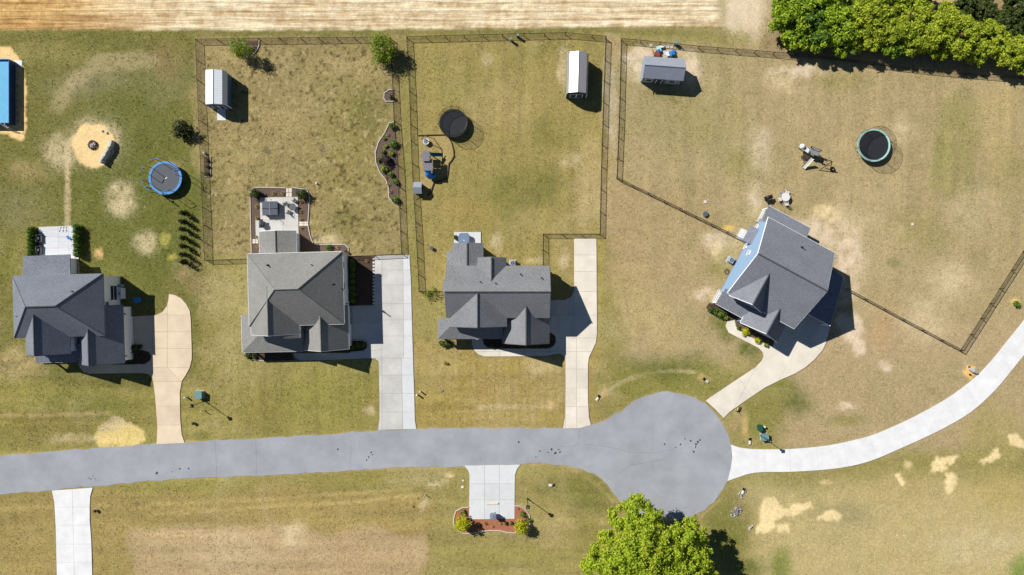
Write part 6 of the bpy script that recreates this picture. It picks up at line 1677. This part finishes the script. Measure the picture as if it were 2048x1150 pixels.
# the big tree at the bottom edge, crown of many leafy lobes (photograph pixels, height, radius)
BIG = [(1278, 1000, 8.6, 1.5), (1268, 1022, 8.2, 1.7), (1296, 1016, 8.0, 1.6), (1250, 1012, 7.4, 1.2), (1310, 1030, 7.2, 1.2), (1280, 1045, 9.0, 1.9), (1300, 1055, 9.4, 1.8), (1262, 1052, 8.4, 1.7), (1228, 1040, 6.4, 1.3),
       (1240, 1055, 7.0, 1.4), (1322, 1046, 7.4, 1.3), (1205, 1075, 6.6, 1.5), (1222, 1082, 7.6, 1.7), (1248, 1080, 9.0, 2.0), (1275, 1082, 10.4, 2.1), (1303, 1085, 10.6, 2.0), (1330, 1080, 9.4, 1.7), (1350, 1068, 8.2, 1.6), (1372, 1060, 7.4, 1.5),
       (1390, 1052, 6.6, 1.3), (1375, 1080, 8.4, 1.7), (1398, 1078, 7.2, 1.4), (1355, 1095, 9.6, 1.8), (1385, 1100, 8.6, 1.7), (1408, 1098, 7.4, 1.3), (1190, 1110, 6.6, 1.6), (1180, 1125, 6.2, 1.5), (1212, 1110, 8.2, 1.9), (1240, 1110, 9.8, 2.1),
       (1270, 1115, 11.2, 2.2), (1305, 1115, 11.4, 2.2), (1335, 1118, 10.6, 2.0), (1365, 1125, 9.8, 1.9), (1395, 1122, 8.6, 1.7), (1410, 1120, 7.4, 1.3), (1175, 1140, 6.4, 1.5), (1200, 1140, 8.0, 1.8), (1230, 1142, 9.6, 2.0), (1262, 1146, 11.0, 2.2),
       (1298, 1148, 11.6, 2.2), (1332, 1150, 11.0, 2.1), (1365, 1152, 10.0, 2.0), (1395, 1150, 8.8, 1.7), (1180, 1170, 7.0, 1.8), (1215, 1175, 9.0, 2.0), (1250, 1178, 10.4, 2.1), (1290, 1180, 11.2, 2.2), (1330, 1182, 10.6, 2.1), (1370, 1182, 9.4, 1.9),
       (1405, 1170, 7.8, 1.5), (1230, 1205, 8.6, 2.0), (1280, 1208, 9.6, 2.1), (1330, 1210, 9.2, 2.0), (1380, 1205, 8.0, 1.8), (1420, 1145, 6.6, 1.2)]
crown = []
for px, py, z, r in BIG:
    x, y = W(px, py, z)
    crown.append((x, y, z - .4 * r, r * .45, r * .45, r * .35))
    for k in range(8):
        a = random.uniform(0, 6.28); s = r * random.uniform(.2, .36); d = r * random.uniform(.05, .95)
        crown.append((x + d * math.cos(a), y + d * math.sin(a), z + random.uniform(-.8, .35) * r, s, s, s * .8))
tree('shade_tree', 'large bright yellow green tree at the bottom edge over the turning circle', W(1292, 1098), crown, .19, 420, M_lf_spring, trunk=.38, limbs=26, up=.55, m2=M_lf_yellow)
# woodland edge in the upper right corner
WOODS = [(1585, 30, 4.6, 44, 0), (1628, 18, 5.2, 46, 0), (1600, 66, 3.8, 32, 0), (1645, 62, 4.6, 40, 0), (1688, 45, 5.2, 44, 0), (1692, 82, 3.6, 30, 0), (1738, 22, 5.6, 46, 1), (1735, 66, 4.6, 40, 1), (1782, 50, 5.2, 42, 1), (1790, 84, 3.6, 28, 0),
         (1825, 28, 5.6, 46, 1), (1838, 70, 4.6, 38, 1), (1882, 48, 5.4, 48, 1), (1885, 92, 3.4, 26, 1), (1930, 68, 5.0, 44, 1), (1960, 98, 3.6, 30, 1), (1990, 72, 4.6, 36, 1), (2025, 95, 4.2, 36, 1), (1660, -25, 5.5, 46, 0), (1760, -30, 5.5, 46, 1),
         (1935, 8, 3.6, 26, 2), (1975, 12, 3.8, 24, 2), (2042, 52, 3.6, 26, 2), (2062, 120, 3.6, 30, 1), (1590, -25, 5, 44, 0), (1850, -20, 4.5, 30, 2), (2005, 40, 3.6, 24, 2), (2040, 10, 4.0, 30, 2), (1900, 18, 3.4, 20, 1)]
wl = ('leafy green tree at the wooded upper right corner', 'yellow green tree at the wooded upper right corner', 'dark green tree behind the wooded upper right edge')
order = ['leftmost front', 'second tall', 'low front left', 'third front', 'fourth tall', 'low front second', 'fifth tall', 'middle front', 'middle tall', 'low front middle', 'sixth tall', 'right of middle front', 'seventh tall', 'low front right of middle', 'eighth tall', 'low front right', 'ninth', 'rightmost front', 'top edge left', 'top edge middle', 'small top right', 'second small top right', 'right edge small', 'corner', 'far top left', 'top edge right', 'third small right', 'far corner right', 'small back right']
for i, (px, py, z, r, k) in enumerate(WOODS):
    z = z * .72; x, y = W(px, py, z); rm = r * (HC - z) / FP
    cr = ball_crown(x, y, z * .8, rm, 64, rm * .17, .5, 200 + i)
    tree('woodland_tree', order[i] + ' ' + wl[k], (x, y), cr, .2 if k == 0 else .15, 950, (M_lf_wood, M_lf_wood2, M_lf_dark)[k], 'trees at the wood edge', trunk=.14, up=.45, asp=2.6 if k else 1.9, m2=(M_lf_mid if k == 0 and i % 2 else None))
# small garden trees
def garden_tree(name, label, bpx, h, r, n, m, seed, size=.2, per=160, cr=.4, trunk=.07, **kw):
    x, y = W(*bpx)
    return tree(name, label, (x, y), ball_crown(x, y, h - r * .8, r, n, r * cr, 1.0, seed), size, per, m, trunk=trunk, **kw)
garden_tree('pear_tree', 'airy green tree in the crescent bed at the back fence', (494, 104), 3.3, 1.75, 24, M_lf_light, 31, .13, 230, .36)
garden_tree('pear_tree', 'bright green tree in the back corner of the left fenced yard', (770, 108), 3.5, 2.0, 34, M_lf_light, 32, .13, 260, .4)
garden_tree('oak_sapling', 'dark sparse tree between the fire pit and the left fence', (371, 262), 1.9, 1.4, 26, M_lf_arb, 33, .15, 150, .4)
garden_tree('maple_sapling', 'bright yellow green tree at the left end of the red mulch bed', (929, 1042), 2.3, 1.15, 22, M_lf_bright, 34, .15, 240, .42)
garden_tree('maple_sapling', 'bright yellow green tree at the right end of the red mulch bed', (1041, 1047), 2.2, 1.05, 22, M_lf_bright, 35, .15, 240, .42)
garden_tree('dogwood_sapling', 'small shaded bush at the lower left corner of the middle fence', (862, 587), 1.4, .95, 14, M_lf_light, 36, .13, 120, .45)
def arborvitae(label, px, py, h, r, group, m=M_lf_arb):
    x, y = W(px, py); t = thing('arborvitae', label, 'shrub', (x, y, 0), 0, group)
    MB().cyl((x, y, 0), .06, h * .9, 6, .02).build('trunk', M_brown, t)
    cl = []
    for k in range(9):
        f = k / 8; s = r * (1 - .45 * f ** 2.5) * (.8 + .2 * min(1, f * 4))
        cl.append((x + VR.uniform(-.05, .05), y + VR.uniform(-.05, .05), .18 + f * (h - .35), s, s, h / 9))
    foliage('crown', cl, .11, 420, m, t, up=.2)
nums = ('topmost', 'second', 'third', 'fourth', 'fifth', 'sixth', 'seventh', 'eighth')
for i, (px, py) in enumerate(((371.5, 427.5), (371, 444.5), (371, 459.5), (371.5, 476.5), (371.5, 493), (371.5, 509.5), (371.5, 524))):
    arborvitae(nums[i] + ' columnar evergreen in the row beside the left fence, counted from the top', px + 2, py, 2.1 + .12 * (i % 3), .4, 'row of seven columnar evergreens')
for i in range(8):
    arborvitae(nums[i] + ' evergreen of the left patio hedge, counted from the lawn end', 70 - i * .1, 459 + i * 7.3, 1.5, .42, 'left patio hedge', M_lf_mid)
for i in range(7):
    arborvitae(nums[i] + ' evergreen of the right patio hedge, counted from the lawn end', 159.5 + i * .3, 455.5 + i * 9, 1.5, .5, 'right patio hedge', M_lf_mid)
def shrub(label, px, py, r, m, h=None, group=None, name='shrub', size=.12, per=460):
    h = h or r * 1.3; x, y = W(px, py, h * .5); t = thing(name, label, 'shrub', (x, y, 0), 0, group)
    MB().dome((x, y, h * .35), r * .72, r * .72, h * .45, 9, 4, -.6).build('core', m, t)
    st = MB()
    for k in range(3): st.tube([(x, y, -.02), (x + .3 * r * math.cos(k * 2.1), y + .3 * r * math.sin(k * 2.1), h * .5)], .02, 4)
    st.build('stem', M_brown, t)
    cl = [(x, y, h * .5, r * .8, r * .8, h * .5)]
    for k in range(7):
        a = VR.uniform(0, 6.28); d = r * VR.uniform(.4, .75); s = r * VR.uniform(.3, .5)
        cl.append((x + d * math.cos(a), y + d * math.sin(a), h * VR.uniform(.4, .85), s, s, s * .8))
    foliage('crown', cl, size, per, m, t, up=.3)
def dry(label, px, py, r, group):
    h = r * 1.2; x, y = W(px, py); t = thing('dry_grass_clump', label, 'grass clump', (x, y, 0), 0, group)
    Vs, Fs = [], []
    for k in range(70):
        a = random.uniform(0, 6.28); l_ = r * random.uniform(.6, 1.2); w = .022
        b = Vector((x + r * .25 * math.cos(a * 1.7), y + r * .25 * math.sin(a * 1.7), -.01)); d = Vector((math.cos(a), math.sin(a), 0)); s = Vector((-d.y, d.x, 0)) * w
        n_ = len(Vs); Vs += [b - s, b + s, b + d * l_ * .5 + s * .8 + Vector((0, 0, h * .8)), b + d * l_ * .5 - s * .8 + Vector((0, 0, h * .8)), b + d * l_ + Vector((0, 0, h * .7))]
        Fs += [(n_, n_ + 1, n_ + 2, n_ + 3), (n_ + 3, n_ + 2, n_ + 4)]
    MB().add(Vs, Fs).build('blades', M_lf_dry, t)
    MB().dome((x, y, 0), r * .45, r * .45, h * .5, 8, 3, 0).build('core', M_lf_dry, t)
g = 'shrubs in the long fence bed'
for px, py, r, m, l in ((785, 252.5, .52, M_lf_mid, 'topmost green shrub in the long fence bed'), (770, 277, .24, M_lf_mid, 'small green shrub below the topmost one by the bed edging'), (787, 288, .62, M_lf_mid, 'large green shrub against the fence in the upper long bed'),
                        (772, 293, .3, M_lf_light, 'small pale shrub left of the large green shrub in the long bed'), (767.5, 303, .36, M_lf_mid, 'small shrub above the purple shrub in the long bed'), (783, 306, .42, M_lf_light, 'pale green shrub right above the purple shrub'),
                        (773, 319, .85, M_lf_purple, 'large dark purple brown shrub in the long fence bed'), (757.5, 319.5, .36, M_lf_mid, 'green shrub left of the purple shrub on the bed edge'), (767.5, 337, .6, M_lf_light, 'light green shrub below the purple shrub'),
                        (781.5, 348, .5, M_lf_mid, 'green shrub in the lower middle of the long bed'), (791, 363, .5, M_lf_mid, 'green shrub against the fence in the lower long bed'), (791, 398.5, .6, M_lf_mid, 'bottom green shrub of the long fence bed')):
    shrub(l, px, py, r, m, group=g)
shrub('dark shrub in the small rounded bed by the fence', 781.5, 193.5, .32, M_lf_dark, .7)
shrub('dark evergreen bush at the upper left corner of the hot tub patio', 509.5, 386.5, .85, M_lf_dark, 1.5); shrub('olive dark bush at the upper right corner of the hot tub patio', 604, 387, .9, M_lf_dark, 1.5)
shrub('small green bush behind the weathered grey roof', 658, 496.5, .5, M_lf_mid)
for i, y in enumerate((524, 537, 550, 563, 576, 589, 601)): shrub(nums[i] + ' shaded shrub along the white house wall, counted from the top', 704.5 + (i % 2), y, .52, M_lf_mid, .9, 'shaded shrubs along the white wall')
for i, (x, y) in enumerate(((715, 690), (705, 694), (725, 690))): shrub(('middle', 'left', 'right')[i] + ' bush on the dark oval island beside the long driveway', x, y, .42, M_lf_mid, .6, 'bushes on the oval island')
shrub('bush at the left end of the weathered grey house porch', 497, 712, .5, M_lf_dark); shrub('second bush left of the weathered grey house porch steps', 508, 714, .42, M_lf_dark)
for i, (x, y) in enumerate(((884, 687), (891, 688.5), (898, 686))): shrub(('left', 'middle', 'right')[i] + ' dark bush under the middle house porch corner', x, y, .55, M_lf_dark, group='bushes at the middle porch corner')
for i, x in enumerate((985, 1005, 1025, 1050, 1075, 1098)): shrub(nums[i] + ' shaded bush along the middle house front, counted from the left', x, 691, .4, M_lf_dark, .6, 'bushes along the middle house front')
for i, (x, y, r) in enumerate(((270, 697, .6), (279, 693, .4), (282, 714, .35), (262, 722, .4))): shrub(('large upper', 'small upper', 'middle', 'lower')[i] + ' bush on the shaded island by the leftmost garage', x, y, r, M_lf_dark, group='bushes on the leftmost garage island')
for px, py, r, m, l in ((1422, 618.5, .52, M_lf_dark, 'dark round bush at the far porch corner of the blue house'), (1432, 624, .45, M_lf_mid, 'second bush from the left at the blue house porch'), (1441.5, 629.5, .6, M_lf_mid, 'largest green bush at the blue house porch'), (1450.5, 635, .4, M_lf_light, 'light bush nearest the walkway at the blue house porch'),
                        (1477, 656, .34, M_lf_mid, 'small green bush at the walkway bend by the blue house'), (1491, 663.5, .58, M_lf_bright, 'big yellow bush beside the blue house walkway'), (1516.5, 681, .52, M_lf_bright, 'flat yellow bush beside the blue house walkway'), (1533, 690.5, .38, M_lf_light, 'small light bush at the driveway end of the yellow bushes')):
    shrub(l, px, py, r, m)
for px, py, r, m, l in ((926.5, 1024.5, .45, M_lf_mid, 'round green shrub at the upper left of the red mulch bed'), (917, 1037, .35, M_lf_bright, 'small yellow shrub above the left mailbox tree'), (957, 1049, .36, M_lf_dark, 'dark shrub right of the left mailbox tree'), (970.5, 1047.5, .24, M_lf_dry, 'second small shrub along the red mulch strip'),
                        (985, 1053, .17, M_lf_dry, 'tiny shrub below the cluster mailbox'), (1001, 1047, .18, M_lf_dry, 'tiny shrub right of the cluster mailbox'), (1012, 1046.5, .3, M_lf_dark, 'dark shrub at the middle right of the red mulch strip'), (1023.5, 1047, .3, M_lf_dark, 'dark shrub touching the right mailbox tree'),
                        (1045, 1028, .45, M_lf_mid, 'round green shrub at the upper right of the red mulch bed'), (1057, 1041, .42, M_lf_mid, 'green shrub on the right rim of the red mulch bed'), (1036, 1017, .15, M_lf_dry, 'tiny dry shrub at the top right of the red mulch bed')):
    shrub(l, px, py, r, m, group='shrubs in the red mulch bed', size=.1)
shrub('small green bush in sand at the right picture edge', 2033, 607, .5, M_lf_mid); shrub('low dead twig bush on the front lawn left of the middle house', 891, 726, .3, M_lf_dry, .35)
for i, (px, py) in enumerate(((548, 387), (566, 387), (514, 413.5), (514.5, 437), (602, 404), (602, 424), (602, 439.5), (603, 457), (514.5, 475), (515.5, 494), (676, 495.5), (734, 522))):
    dry(('left one above the patio', 'right one above the patio', 'upper one left of the patio', 'one left of the patio beside the grill', 'topmost one right of the patio', 'second one right of the patio', 'third one right of the patio', 'lowest one right of the patio', 'one above the left stone path', 'one below the left stone path',
         'one behind the weathered grey roof', 'one beside the white paver row')[i] + ', tan dry grass clump', px, py, .3, 'dry grass clumps round the large patio')
for i, (px, py) in enumerate(((775, 270.5), (777, 370), (781, 384), (772, 355.5))): dry(('topmost', 'third', 'bottom', 'second')[i] + ' tan grass clump in the long fence bed, counted from the top', px, py, .28, 'dry clumps in the fence bed')
for i, (px, py) in enumerate(((415, 320), (415, 333), (415, 347))): shrub(('top', 'middle', 'bottom')[i] + ' dark seedling in the narrow planter by the left fence', px, py, .28, M_lf_dark, .5, 'seedlings in the planter')
